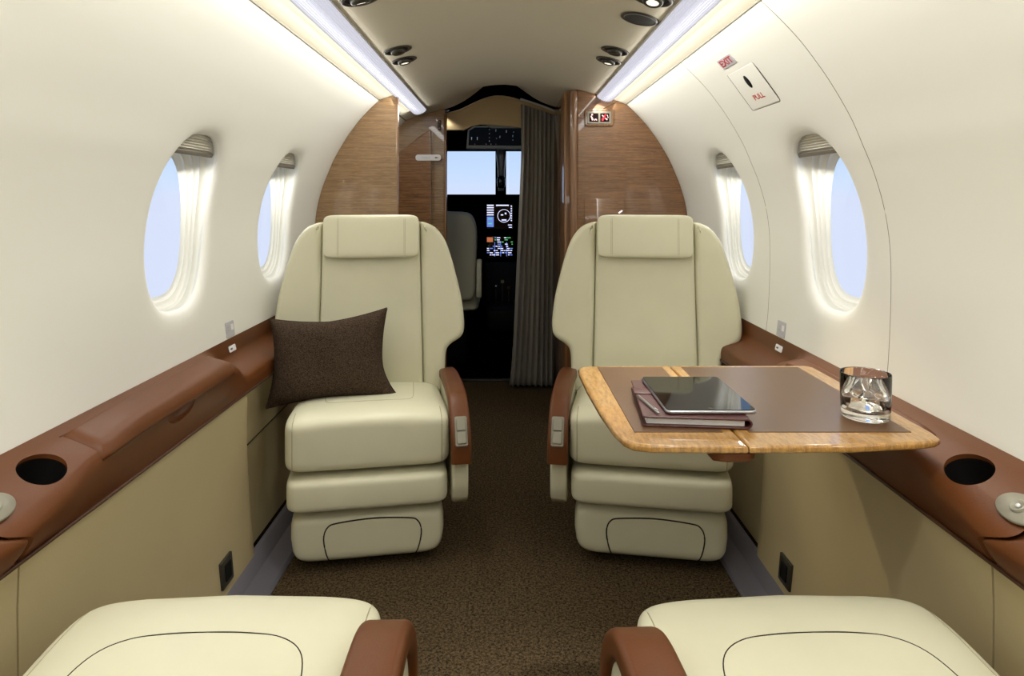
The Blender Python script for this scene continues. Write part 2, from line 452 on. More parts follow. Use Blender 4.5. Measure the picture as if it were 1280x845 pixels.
def build_window(s, wy, idx):
    root = empty('window_%d' % idx, (s * .76, wy, E + ZC)); root['kind'] = 'structure'
    inv = Matrix.Translation(-Vector(root.location))
    NT = 96; PX = .815
    def lip(t_):
        y, z = ell(t_); p, _, nrm = wall_frame(1, wy + y, z); p = p - nrm * .014; return p
    def outp(t_, ky=.80, kz=.86, px=PX):
        y, z = ell(t_, ky, kz); return Vector((px - .012 * (z - ZC), wy + y, z + E))
    ths = [2 * pi * k / NT for k in range(NT)]
    # moulding with a soft S section and fine ribs: (blend, radial grow)
    sec = [(0, 0), (.06, .0), (.13, .05), (.22, .10), (.32, .125), (.40, .11), (.45, .06), (.47, .045), (.475, .09), (.55, .10), (.63, .08),
           (.64, .04), (.645, .075), (.74, .07), (.80, .03), (.81, .0), (.815, .04), (.90, .035), (.97, .0), (1, -.02)]
    rings = []
    for b_, g in sec:
        ring = []
        for t_ in ths:
            p = lip(t_).lerp(outp(t_), b_); c = Vector((p.x, wy, E + ZC)); d = p - c
            p = c + d * (1 + g); ring.append((s * p.x, p.y, p.z))
        rings.append(ring)
    bm = loft(rings, cap=False); xf(bm, inv); link_mesh('window_frame', bm, M['white_frame'], root)
    ring = [(s * q.x, q.y, q.z) for q in (outp(t_, .84, .90, PX - .002) for t_ in ths)]
    bm = mesh_from(ring, [tuple(range(NT))]); xf(bm, inv); link_mesh('pane', bm, M['pane'], root, smooth=False)
    # pleated shade pulled part way down
    zb = .101; zt = WIN_Z1 - .004; n = 7
    def hw(z):       # half width of the opening at this height
        return WIN_HY * .985 * max(0, 1 - min(1, abs(z - ZC) / HZ) ** (2 / .74)) ** (.74 / 2)
    rows = []
    for k in range(n * 2 + 1):
        z = zb + (zt - zb) * k / (n * 2); h = max(hw(z), .02); row = []
        for j in range(13):
            p, _, nrm = wall_frame(1, wy - h + 2 * h * j / 12, z); p = p - nrm * (.026 + (.007 if k % 2 else 0)); row.append((s * p.x, p.y, p.z))
        rows.append(row)
    bm = loft(rows, closed=False, cap=False); xf(bm, inv); link_mesh('shade', bm, M['shade'], root, smooth=False)
    p, t_, nrm = wall_frame(s, wy, zb - .004); p = p - nrm * .028
    bm = box(2 * hw(zb), .012, .012, .003); xf(bm, inv @ frame_mtx(p, (0, 1, 0), nrm)); link_mesh('shade_bar', bm, M['shade_bar'], root)
    # the reveal is brightened by an added area light, created at the end
    return root
walls = []
for s, name in ((-1, 'wall_left'), (1, 'wall_right')):
    o, _ = build_wall(s, name); walls.append(o)
k = 0
for s in (-1, 1):
    for wy in sorted(WIN_Y): k += 1; build_window(s, wy, k)

# ceiling with a hump above the cockpit doorway
def roof_z(x, y, z):
    t_ = min(1, max(0, (y - 2.95) / .5)); t_ = t_ * t_ * (3 - 2 * t_)
    return z + .11 * t_ * exp(-((x + .03) / .15) ** 2)
rows = []
full = [(-x, z) for x, z in ROOF] + [(x, z) for x, z in ROOF[::-1][1:]]
for i in range(49):
    y = Y0 + (Y1 - Y0) * i / 48
    rows.append([(x, y, roof_z(x, y, z) + E) for x, z in full])
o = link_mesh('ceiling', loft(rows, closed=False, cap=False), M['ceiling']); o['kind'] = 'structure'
# seams between wall and ceiling, and around the exit door panel
for s in (-1, 1):
    bm = tube([(s * .5025, Y0, E + .392), (s * .5025, Y1, E + .392)], .0022)
    o = link_mesh('trim_%d' % (1 if s < 0 else 2), bm, M['seam']); o['kind'] = 'structure'
for i, yy in enumerate((1.345, 1.96)):
    bm = tube([(x + .0008, yy, z + E) for x, z in WALL], .0014)
    o = link_mesh('trim_%d' % (3 + i), bm, M['seam']); o['kind'] = 'structure'

# floor, aft end wall
bm = mesh_from([(-.72, Y0, 0), (.72, Y0, 0), (.72, 3.62, 0), (-.72, 3.62, 0)], [(0, 1, 2, 3)])
o = link_mesh('floor', bm, M['carpet'], smooth=False); o['kind'] = 'structure'
bm = box(1.7, .03, 1.6, 0, c=(0, Y0 - .015, .76)); o = link_mesh('wall_back', bm, M['wood_mid'], smooth=False); o['kind'] = 'structure'

# light strips: ribbed lens
for s in (-1, 1):
    root = empty('light_strip', (s * .41, 1.0, E + .42), label='long ribbed white light strip along the %s side of the ceiling' % ('left' if s < 0 else 'right'), cat='ceiling light', group='ceiling light strips')
    inv = Matrix.Translation(-Vector(root.location))
    a = Vector((.445, .4135)); b_ = Vector((.382, .4325)); ya, yb = Y0, 3.30
    nrm = Vector((-.287, -.958)); nr = 11; sec = []
    for k in range(nr * 2 + 1):
        t_ = k / (nr * 2); p = a.lerp(b_, t_); bul = .017 * sqrt(max(0, 1 - (2 * t_ - 1) ** 2 * .9)); bul += (.0028 if k % 2 else -.0004)
        sec.append((p + nrm * bul, t_))
    rings = []
    for i in range(14):
        if i < 6: y = ya + (yb - .05 - ya) * i / 5; sc = 1
        else: q = (i - 5) / 8; y = yb - .05 + .05 * sin(q * pi / 2); sc = max(.05, cos(q * pi / 2))
        mid = a.lerp(b_, .5)
        rings.append([(s * (mid + (p - mid) * sc).x, y, (mid + (p - mid) * sc).y + E) for p, t_ in sec])
    bm = loft(rings, closed=False, cap=False); xf(bm, inv); link_mesh('ribbed_lens', bm, M['lens'], root, smooth=False)
    for p in (a, b_):
        q = p + nrm * .003
        bm = tube([(s * q.x, ya, q.y + E), (s * q.x, yb - .02, q.y + E)], .003); xf(bm, inv); link_mesh('edge_rail', bm, M['white'], root)

# ------------------------------------------------------------------ side walls below the windows
def smooth_poly(pts, it=2):
    for _ in range(it):
        out = [pts[0]]
        for a, b_ in zip(pts, pts[1:]):
            a = Vector(a); b_ = Vector(b_); out += [tuple(a.lerp(b_, .25)), tuple(a.lerp(b_, .75))]
        out.append(pts[-1]); pts = out
    return pts
def lerp(a, b_, t_): return a + (b_ - a) * t_
STN = [  # y, then profile points wall->front (x, z eye-relative)
    (-1.29, [(.749, -.380), (.720, -.390), (.685, -.410), (.640, -.446), (.650, -.475), (.668, -.498)]),
    (.925, [(.749, -.380), (.720, -.390), (.685, -.410), (.640, -.446), (.650, -.475), (.668, -.498)]),
    (1.00, [(.749, -.380), (.720, -.388), (.690, -.404), (.646, -.434), (.652, -.470), (.668, -.498)]),
    (1.10, [(.749, -.380), (.720, -.386), (.695, -.396), (.652, -.414), (.657, -.465), (.668, -.498)]),
    (1.25, [(.749, -.380), (.720, -.384), (.698, -.390), (.658, -.402), (.661, -.460), (.668, -.498)]),
    (1.62, [(.749, -.380), (.720, -.384), (.698, -.390), (.658, -.402), (.661, -.460), (.668, -.498)]),
    (1.69, [(.749, -.380), (.745, -.386), (.730, -.398), (.665, -.412), (.664, -.462), (.668, -.498)]),
    (1.76, [(.749, -.380), (.746, -.400), (.742, -.435), (.675, -.455), (.667, -.470), (.668, -.498)]),
    (3.46, [(.749, -.380), (.746, -.400), (.742, -.445), (.680, -.458), (.667, -.470), (.668, -.498)])]
def ledge_ctrl(y):
    for (ya, pa), (yb, pb) in zip(STN, STN[1:]):
        if ya <= y <= yb:
            t_ = (y - ya) / (yb - ya); t_ = t_ * t_ * (3 - 2 * t_)
            return [(lerp(p[0], q[0], t_), lerp(p[1], q[1], t_)) for p, q in zip(pa, pb)]
    return STN[-1][1]
def ledge_prof(y): return smooth_poly(ledge_ctrl(y), 3)
def ledge_point(s, y, f):
    """point on the ledge surface at fraction f of its control polyline; returns point, tangent toward aisle, outward normal"""
    pr = ledge_prof(y); L = [0]
    for a, b_ in zip(pr, pr[1:]): L.append(L[-1] + (Vector(a) - Vector(b_)).length)
    d = f * L[-1]
    for i in range(len(pr) - 1):
        if L[i] <= d <= L[i + 1] + 1e-9:
            t_ = (d - L[i]) / max(1e-9, L[i + 1] - L[i]); a = Vector(pr[i]); b_ = Vector(pr[i + 1]); p = a.lerp(b_, t_); tt = (b_ - a).normalized(); break
    nn = Vector((tt.y, -tt.x)); nn = nn if nn.y > 0 or nn.x < 0 else -nn
    if nn.y < 0 and nn.x > 0: nn = -nn
    return Vector((s * p.x, y, p.y + E)), Vector((s * tt.x, 0, tt.y)), Vector((s * nn.x, 0, nn.y))
def split(f):
    t_ = min(1, max(0, (.72 - f) / .22)); return .062 * t_ * t_ * (3 - 2 * t_)
def ledge_body(s, ya, yb, n, inset=0):
    rings = []; m_ = len(ledge_prof(1.0))
    for i in range(n + 1):
        ring = []
        for j in range(m_):
            y0 = ya - split(j / (m_ - 1)); y = y0 + (yb - y0) * i / n; x, z = ledge_prof(y)[j]; ring.append((s * x, y, z + E))
        y = ya + (yb - ya) * i / n
        rings.append(ring + [(s * .690, y, E - .520), (s * .749, y - split(0) * (1 - i / n), E - .520)])
    return loft(rings)
CUP = {}
for s, side in ((-1, 'left'), (1, 'right')):
    root = empty('side_ledge', (s * .70, 1.0, E - .5), label='brown leather side ledge with cup hole along the %s cabin wall' % side, cat='side ledge')
    inv = Matrix.Translation(-Vector(root.location)); off = -Vector(root.location)
    body = link_mesh('ledge_body', ledge_body(s, .934, 3.46, 120), M['brown'])
    p, t_, nn = ledge_point(s, 1.015, .40); p.x = s * .694
    ax = Vector((s * -.38, 0, .92)).normalized()
    mt = frame_mtx(p, (t_.x, t_.y, t_.z), ax)
    cyl = lathe([(1, -.055), (1, .04)], 48, .0315, .039, close=True); xf(cyl, mt); subtract(body, cyl)
    if s < 0:
        q, t2, n2 = ledge_point(s, 1.38, .66)
        ball = lathe([(.01, -.022), (.6, -.018), (.9, -.010), (1, 0)], 32, .012, .052, close=True)
        xf(ball, frame_mtx((s * .655, 1.375, E - .418), (0, 0, 1), (0, 1, 0)) @ Matrix.Identity(4))
        ball.free()
        ball = superell(.022, .060, .030, 1, 1, 32, 16); xf(ball, Matrix.Translation((s * .657, 1.385, E - .423)))
        for v_ in ball.verts: v_.co.z = min(v_.co.z, E - .417)
        subtract(body, ball)
    autosmooth(body, 40); body.data.transform(inv); body.parent = root
    # cup liner
    prof = [(.99, .002), (.985, -.046), (.90, -.052), (.5, -.053), (.02, -.053)]
    cup = lathe(prof, 48, .0315, .039); xf(cup, inv @ mt); link_mesh('cup_liner', cup, M['black'], root)
    # nearer armrest cap, a separate upholstered piece with a rounded end
    rings = []
    for i, y in enumerate([-1.28, -.6, 0, .4, .7, .85, .90, .915, .924, .928]):
        k = [0, 0, 0, 0, 0, 0, .0, .002, .006, .014][i]; pr = ledge_prof(min(y, .92)); c = Vector((.70, -.45)); ring = []
        for j, (x, z) in enumerate(pr):
            v_ = Vector((x, z)); d = (v_ - c).normalized(); v_ = v_ + d * (.002 - k * .5); ring.append((s * min(v_.x, .750), y - split(j / (len(pr) - 1)) * min(1, max(0, (y - .4) / .5)), v_.y + E))
        rings.append(ring + [(s * .690, y, E - .52 + k), (s * .751, y, E - .52 + k)])
    bm = loft(rings); xf(bm, inv); link_mesh('armrest_cap', bm, M['brown'], root)
    # grey oval control plate with a button
    p, t_, nn = ledge_point(s, .898, .41)
    mt2 = frame_mtx(p + Vector((0, 0, 0)), (0, 1, 0), nn if s > 0 else nn)
    pl = lathe([(.02, .0), (1, .0), (1, .0025), (.93, .0045), (.02, .0052)], 44, .038, .023); xf(pl, Matrix.Translation((0, 0, .002))); xf(pl, inv @ mt2)
    plo = link_mesh('control_plate', pl, M['grey_plastic'], root); tag(plo, 'grey oval control plate')
    bt = lathe([(.01, .006), (.7, .0062), (1, .0095), (1.15, .0085), (1.2, .004)], 28, .009, .009); xf(bt, Matrix.Translation((0, 0, .002))); xf(bt, inv @ mt2)
    link_mesh('button', bt, M['grey_button'], plo)
    dot = lathe([(.01, .0), (1, .0), (1, .002), (.01, .003)], 16, .003, .003); xf(dot, Matrix.Translation((0, 0, .0085))); xf(dot, inv @ mt2)
    link_mesh('indicator', dot, M['white'], plo)
    # lower edge: thin dark brown bead along the seam
    for nm, xx, zz, rr, mm in (('edge_bead', .6665, -.5005, .0032, M['brown_dark']),):
        bm = tube([(s * xx, Y0 + .02, zz + E), (s * xx, 3.45, zz + E)], rr); xf(bm, inv); link_mesh(nm, bm, mm, root)
    if s < 0:  # hinged lid of the stowage box
        rings = []
        ya, yb = 1.105, 1.665; n = 40
        for i in range(n + 1):
            y = ya + (yb - ya) * i / n; u = min(1, (y - ya) / .02, (yb - y) / .05); u = sqrt(max(0, 1 - (1 - u) ** 2)); h = .0005 + .0075 * u
            top = []; low = []
            for f in [ .16 + (.60 - .16) * j / 22 for j in range(23)]:
                p, t_, nn = ledge_point(s, y, f); e_ = min(1, (f - .16) / .03, (.60 - f) / .03); hh = h * sqrt(max(.02, 1 - (1 - e_) ** 2))
                q = p + nn * hh; top.append(tuple(q)); low.append(tuple(p - nn * .004))
            rings.append(top + low[::-1])
        bm = loft(rings); xf(bm, inv); link_mesh('stowage_lid', bm, M['brown'], root)
        bm = tube([tuple(ledge_point(s, y, .155)[0]) for y in [1.1 + .57 * i / 20 for i in range(21)]], .0014); xf(bm, inv); link_mesh('lid_gap', bm, M['brown_dark'], root)
    else:      # slot cover of the stowed table
        rings = []
        ya, yb = 1.12, 1.64; n = 30
        for i in range(n + 1):
            y = ya + (yb - ya) * i / n; u = min(1, (y - ya) / .02, (yb - y) / .12); u = sqrt(max(0, 1 - (1 - u) ** 2)); h = .0005 + .010 * u
            top = []; low = []
            for f in [.22 + (.44 - .22) * j / 14 for j in range(15)]:
                p, t_, nn = ledge_point(s, y, f); e_ = min(1, (f - .22) / .03, (.44 - f) / .03); hh = h * sqrt(max(.02, 1 - (1 - e_) ** 2))
                q = p + nn * hh; top.append(tuple(q)); low.append(tuple(p - nn * .004))
            rings.append(top + low[::-1])
        bm = loft(rings); xf(bm, inv); link_mesh('slot_cover', bm, M['brown'], root)

    # lower side panel: near panel, recessed far bay
    def panel(name, ya, yb, dx, round_end, m_, ny=40):
        zs = [E - .500, E - .56, E - .66, .22, .13, .07, .035]
        xs = [.667, .669, .668, .664, .658, .652, .648]
        rings = []
        for i in range(ny + 1):
            y = ya + (yb - ya) * i / ny; k = 0
            if round_end:
                d = (yb - y)
                if d < .05: k = .045 * (1 - sqrt(max(0, 1 - (1 - d / .05) ** 2)))
            ring = [(s * (x + dx + k), y, z) for x, z in zip(xs, zs)] + [(s * .715, y, .035), (s * .715, y, E - .5)]
            rings.append(ring)
        return loft(rings)
    for nm, ya, yb, dx, rd in (('sidewall_panel', .934, 1.80, 0, True), ('sidewall_panel', -1.29, .930, 0, False), ('sidewall_bay', 1.78, 3.46, .035, False)):
        o = link_mesh('trim_%s_%s' % (nm, side) if False else nm, panel(nm, ya, yb, dx, rd, None), M['panel']); autosmooth(o, 40); o['kind'] = 'structure'
    bm = tube([(s * .7005, y, z) for y, z in ((1.8, .30), (2.2, .31), (3.4, .31))], .0015)
    o = link_mesh('trim_seam', bm, M['dark_seam']); o['kind'] = 'structure'
    # silver floor rail
    sec = [(.662, .050), (.650, .048), (.640, .040), (.628, .022), (.618, .018), (.606, .016), (.596, .013), (.580, .010), (.574, .004), (.574, -.004), (.662, -.004)]
    bm = loft([[(s * x, y, z) for x, z in sec] for y in (-1.29, 3.45)])
    o = autosmooth(link_mesh('baseboard_%s' % side, bm, M['silver']), 25); o['kind'] = 'structure'
    # power outlet
    yo = 850 / (354 / .662) if s < 0 else 850 / (355 / .662); zo = E - 466 * .662 / 354.5
    ro = empty('power_outlet', (s * .6530, yo, zo), label='small dark square power outlet low on the %s side panel' % side, cat='outlet', group='power outlets')
    mto = Matrix.Rotation(s * radians(5), 4, 'Y') @ Matrix.Rotation(-s * pi / 2, 4, 'Y') @ Matrix.Rotation(pi / 2, 4, 'Z')
    bm = box(.062, .062, .008, .002); xf(bm, mto); link_mesh('frame_plate', bm, M['black_frame'], ro)
    bm = slab(sq_outline(.016, .019, .003), .004, .0008); xf(bm, mto @ Matrix.Translation((0, 0, .0045))); link_mesh('socket', bm, M['black'], ro)

# ------------------------------------------------------------------ seats
def seat(loc, rz, side, label, group, reclined=False, adx=-.012):
    """local: x across, front toward -y, z up. side=+1 : aisle arm on +x side"""
    root = empty('cabin_seat', loc, rz, label=label, cat='seat', group=group)
    L = M['leather']; HW = .212
    # cushion
    CL = .485 if not reclined else .60
    yc = CL / 2
    def cf(x, y, z):
        yy = y + yc; t_ = yy / CL
        crown = .012 * (1 - (x / HW) ** 2)
        z2 = z + .330 + (crown if z > 0 else 0) + (.012 - .038 * t_ if z > 0 else 0)
        # rounded waterfall front
        if z > 0 and t_ < .22: z2 -= .010 * (1 - t_ / .22) ** 2
        return (x * (1 + .012 * (1 - t_)), yy, z2)
    n1, n2 = .26, .17
    bm = superell(HW, CL / 2, .068, n1, n2, 120, 48, cf)
    cu = link_mesh('seat_cushion', bm, L, root)
    def top(x, y, lift=.0008):
        yy = y - yc
        q = (abs(x / HW) ** (2 / n2) + abs(yy / (CL / 2)) ** (2 / n2)) ** (n2 / 2)
        q = min(q, .9999); z = .068 * (1 - q ** (2 / n1)) ** (n1 / 2)
        p = cf(x, yy, max(z, 1e-4)); return (p[0], p[1], p[2] + lift)
    if reclined:   # wide arc seam across the top
        pts = [(-.135, .45), (-.140, .26), (-.138, .19), (-.125, .145), (-.095, .122), (-.05, .115), (0, .114), (.05, .115), (.095, .122), (.125, .145), (.138, .19), (.140, .26), (.135, .45)]
    else:
        pts = [(-.130, .40), (-.125, .25), (-.118, .16), (-.10, .135), (-.05, .128), (0, .126), (.05, .128), (.10, .135), (.118, .16), (.125, .25), (.130, .40)]
    pts = catmull(pts, 6, closed=False)
    link_mesh('seam', tube([top(x, y, -.0002) for x, y in pts], .0009), M['dark_seam'] if reclined else M['thread'], cu)
    # edge stitching near both front corners
    for sg in (-1, 1):
        st = []
        for k in range(26):
            ph = -.75 + k / 25 * 1.7
            # walk over the front edge at fixed x
            x = sg * HW * .885
            e = .5
            z = .068 * math.copysign(abs(sin(ph)) ** n1, sin(ph))
            q = abs(cos(ph)) ** n1
            rem = max(0, q ** (2 / n2) - abs(x / HW) ** (2 / n2)) if q > abs(x / HW) else 0
            y = -CL / 2 * rem ** (n2 / 2)
            if rem <= 0: continue
            p = cf(x, y, z if abs(z) > 1e-4 else 1e-4); st.append((p[0], p[1] - .0006, p[2] + (.0006 if z > 0 else 0)))
        if reclined: st = [top(sg * .192, .02 + .02 * k, 0) for k in range(28)]
        if len(st) > 3: link_mesh('stitching', tube(st, .0009), M['thread'], cu)
    if not reclined:
        # leg rest block under the cushion
        bm = superell(.208, .20, .049, .30, .16, 96, 32, lambda x, y, z: (x, y + .192, z + .212 - .004 * (z > 0)))
        link_mesh('leg_rest', bm, L, root)
        # lower block with inset panel
        def lf(x, y, z): return (x * (1 - .10 * max(0, (-z) / .07) ** 2), y + .215, z + .085)
        bm = superell(.200, .19, .069, .34, .15, 96, 32, lf); lw = link_mesh('foot_box', bm, L, root)
        def front(x, z, lift=.0006):
            a = abs(z / .069); q = (1 - min(.9999, a) ** (2 / .34)) ** (.34 / 2); r2 = max(0, q ** (2 / .15) - abs(x / .2) ** (2 / .15)) ** (.15 / 2)
            p = lf(x, -.19 * r2, z); return (p[0], p[1] - lift, p[2])
        arc = catmull([(x_ + .012, z_ + .006) for x_, z_ in ((-.118, -.072), (-.123, -.03), (-.125, .005), (-.115, .028), (-.09, .036), (0, .041), (.09, .036), (.115, .028), (.125, .005), (.123, -.03), (.118, -.072))], 5, closed=False)
        link_mesh('panel_seam', tube([front(x, z, 0) for x, z in arc], .0019), M['dark_seam'], lw)
        # pedestal
        link_mesh('pedestal', box(.26, .26, .05, .01, c=(0, .24, .026)), M['black'], root)
        # slim bottom arm block hugging the cushion on the wall side
    # backrest group
    th = radians(-6) if not reclined else radians(-76)
    piv = Vector((0, CL - .05, .345))
    BM = Matrix.Translation(piv) @ Matrix.Rotation(th, 4, 'X')
    half = [(.0, 0), (.222, 0), (.232, .06), (.236, .125), (.250, .150), (.282, .172), (.2935, .195), (.2945, .235), (.287, .30), (.272, .37), (.255, .435), (.235, .490), (.205, .530), (.17, .547), (.16, .549)]
    if reclined: half = [(x_ * .90, z_) for x_, z_ in half]
    cen = lambda z: .155 + .008 * (1 - z / .55)
    # bolsters
    for sg in (-1, 1):
        h = catmull(half[1:], 4, closed=False)
        out = [(x, z) for x, z in h if x > .168]
        inner = [(cen(z), z) for z in (.549, .4, .25, .1, 0)]
        poly = densify(out + inner, .02)
        if sg < 0: poly = [(-x, z) for x, z in poly]
        def bf(x, y, z):
            e = max(0, (abs(x) - .15) / .14); return (x, y - .022 * min(1, e) ** 1.5 * (1 if y < 0 else .3), z)
        bm = slab(poly, .085, .018, 6, 'xz', fn=bf, grid=.012); xf(bm, BM); link_mesh('bolster', bm, L, root)
    # centre panel
    poly = densify([(-cen(0) + .001, 0), (cen(0) - .001, 0), (cen(.3) - .001, .3), (cen(.549) - .001, .549), (-cen(.549) + .001, .549), (-cen(.3) + .001, .3)], .03)
    def pf(x, y, z): return (x, y - (.010 * exp(-((z - .12) / .10) ** 2) if y < 0 else 0), z)
    bm = slab(poly, .084, .010, 4, 'xz', fn=pf, grid=.02); xf(bm, BM); link_mesh('back_panel', bm, L, root)
    # rear shell
    shell = densify([(x * .985, z * .99 + .003) for x, z in catmull(half[1:], 4, closed=False)] + [(-x * .985, z * .99 + .003) for x, z in catmull(half[1:], 4, closed=False)[::-1]], .03)
    bm = slab(shell, .05, .018, 4, 'xz', fn=lambda x, y, z: (x, y + .055, z)); xf(bm, BM); link_mesh('back_shell', bm, M['seat_back_grey'], root)
    # headrest
    bm = superell(.150, .036, .069, .22, .08, 120, 40, lambda x, y, z: (x, y - .040, z + .500)); xf(bm, BM); hd = link_mesh('headrest', bm, L, root)
    for sg in (-1, 1):
        for dx in (0, .004):
            q = []
            for k in range(17):
                z = -.064 + .128 * k / 16; a = abs(z / .069); r2 = (1 - a ** (2 / .22)) ** (.22 / 2)
                x = sg * (.102 + dx); rr = max(0, r2 ** (2 / .08) - (abs(x) / .150) ** (2 / .08)) ** (.08 / 2)
                q.append((x, -.036 * rr - .040 + .0004, z + .5))
            bm = tube(q, .0008); xf(bm, BM); link_mesh('stitching', bm, M['thread'], hd)
    # aisle arm: brown pad curving down over a cream box
    x0 = side * (HW + .018 + .022 + adx)
    ay, az = (.09, .034) if reclined else (0, 0)
    path = catmull([(.44, .418), (.36, .430), (.26, .437), (.16, .436), (.08, .424), (.02, .385), (-.012, .335), (-.018, .275)], 5, closed=False)
    path = [(p[0] + ay, p[1] + az) for p in path]
    w2 = .032 if reclined else .027
    rings = []
    for i, (y, z) in enumerate(path):
        a = Vector(path[max(0, i - 1)]); b_ = Vector(path[min(len(path) - 1, i + 1)]); d = (b_ - a).normalized(); n_ = Vector((d.y, -d.x))
        if n_.y < 0 and n_.x > 0: n_ = -n_
        n_ = Vector((-abs(d.y), abs(d.x))) if True else n_
        tck = .034; ring = []
        for (u, v_) in sq_outline(w2, tck / 2, .010, 4):
            p = Vector((y, z)) + n_ * (v_ - tck / 2); ring.append((x0 + u, p.x, p.y))
        rings.append(ring)
    ap = autosmooth(link_mesh('armrest', loft(rings), M['brown'], root), 50)
    # cream arm box beneath
    prof = [(.44 + ay, .412 + az)] + [(y, z - .026) for y, z in path[6:-6]] + [(p + ay, q + az) for p, q in ((.012, .30), (.006, .22), (.010, .175), (.03, .155), (.40, .17), (.44, .21))]
    prof = [(p[0] + .006, p[1]) for p in prof]
    bm = slab(densify(prof, .03), .044, .008, 3, 'yz'); xf(bm, Matrix.Translation((x0 + side * .0, 0, 0))); link_mesh('arm_box', bm, L, root)
    # recline control on the front curve of the pad
    i = len(path) - (4 if reclined else 8); p = Vector(path[i]); d = (Vector(path[min(len(path) - 1, i + 4)]) - Vector(path[i - 3])).normalized(); nn = Vector((0, -abs(d.y), abs(d.x)))
    mt = frame_mtx((x0, p.x, p.y), (0, d.x, d.y), nn)
    bm = slab(sq_outline(.038, .0165, .005), .004, .0015); xf(bm, mt @ Matrix.Translation((0, 0, .0015))); ct = link_mesh('control_plate', bm, M['grey_plastic'], root)
    for dx in (-.0165, .0165):
        bm = slab(sq_outline(.0155, .0125, .004), .008, .002); xf(bm, mt @ Matrix.Translation((dx, 0, .0045))); link_mesh('recline_button', bm, M['grey_button'], ct)
    return root
# facing seats at the front (backs to the cockpit), turned a little to the aisle
seat((-.354, 1.752, 0), radians(10), 1, 'cream leather seat on the left with a brown woven pillow', 'facing cabin seats')
seat((.374, 1.752, 0), radians(-9.5), -1, 'cream leather seat on the right behind the wooden table', 'facing cabin seats')
# near seats: front edge away from the camera, backs laid flat behind the view
seat((-.385, .985, 0), radians(180 + 1.5), -1, 'nearest cream leather seat cushion at the bottom left', 'near cabin seats', True, -.018)
seat((.390, .985, 0), radians(180 + 2.0), 1, 'nearest cream leather seat cushion at the bottom right', 'near cabin seats', True, -.014)

# ------------------------------------------------------------------ table
TZ = E - .36
tb = empty('fold_out_table', (.40, 1.2, TZ - .02), label='honey wood fold-out table with brown leather inlays', cat='table')
inv = Matrix.Translation(-Vector(tb.location))
lf_pts = [(.3525, .988), (.215, .990)] + [(.1875, .998), (.176, 1.015), (.167, 1.06), (.159, 1.15), (.1535, 1.28), (.1515, 1.40), (.153, 1.435), (.160, 1.452), (.178, 1.461)] + [(.3525, 1.465)]
rt_pts = [(.3545, .988), (.50, .991), (.615, 1.005), (.640, 1.012), (.653, 1.022), (.657, 1.045), (.657, 1.45), (.650, 1.462), (.64, 1.466), (.3545, 1.465)]
for nm, pts, inl in (('table_leaf', lf_pts, [(.198, 1.046), (.334, 1.046), (.334, 1.448), (.196, 1.448)]), ('table_leaf', rt_pts, [(.374, 1.046), (.624, 1.046), (.622, 1.448), (.374, 1.448)])):
    bm = slab(densify(pts, .03), .012, .0045, 4); xf(bm, inv @ Matrix.Translation((0, 0, TZ - .006))); lf = autosmooth(link_mesh(nm, bm, M['wood_table'], tb), 50)
    bm = slab(densify(inl, .05), .0016, .0004, 2); xf(bm, inv @ Matrix.Translation((0, 0, TZ + .0002))); autosmooth(link_mesh('leather_inlay', bm, M['table_leather'], lf), 50)
bm = slab([(.305, 1.005), (.325, .998), (.358, 1.000), (.370, 1.010), (.372, 1.10), (.30, 1.10)], .016, .005, 3); xf(bm, inv @ Matrix.Translation((0, 0, TZ - .021)))
link_mesh('leaf_latch', bm, M['brown'], tb)
bm = box(.30, .06, .022, .005, c=(.52, 1.25, TZ - .029)); xf(bm, inv); link_mesh('support_arm', bm, M['brown_dark'], tb)

# portfolio
fo = empty('portfolio', (.308, 1.17, TZ + .001), radians(-5.5), label='maroon leather portfolio under the tablet on the table', cat='folder')
def fb(o, nm, bm, m_, **k): return autosmooth(link_mesh(nm, bm, m_, o, **k), 50)
fb(fo, 'back_cover', slab(sq_outline(.082, .108, .006), .003, .0012, 2, fn=lambda x, y, z: (x, y, z + .0015)), M['folio'])
fb(fo, 'paper_block', slab(sq_outline(.076, .102, .003), .010, .001, 2, fn=lambda x, y, z: (x, y, z + .008)), M['paper'])
fb(fo, 'front_cover', slab(sq_outline(.082, .108, .006), .003, .0012, 2, fn=lambda x, y, z: (x, y, z + .0147)), M['folio'])
bm = loft([[(.078 + (.0085) * cos(a), y, .0081 + .0078 * sin(a)) for a in [-pi / 2 + pi * k / 8 for k in range(9)]] + [(.078 + .006 * cos(a), y, .0081 + .0052 * sin(a)) for a in [pi / 2 - pi * k / 8 for k in range(9)]] for y in (-.106, .106)])
fb(fo, 'spine', bm, M['folio'])
fb(fo, 'closure_strap', box(.045, .034, .002, .0008, c=(-.062, .030, .0171)), M['folio'])
fb(fo, 'clasp', box(.010, .005, .0016, .0006, c=(-.047, .026, .0187)), M['chrome'])
# pen
pn = empty('pen', (.2345, 1.125, TZ + .0208), radians(-82), label='slim metal pen lying on the maroon portfolio', cat='pen')
bm = lathe([(.0004, -.052), (.0018, -.044), (.0021, -.03), (.0021, .035), (.0018, .050), (.0004, .051)], 14, close=True); xf(bm, Matrix.Rotation(pi / 2, 4, 'Y')); link_mesh('barrel', bm, M['alu'], pn)
bm = box(.028, .0012, .0009, .0003, c=(.034, 0, .0036)); link_mesh('clip', bm, M['chrome'], pn)
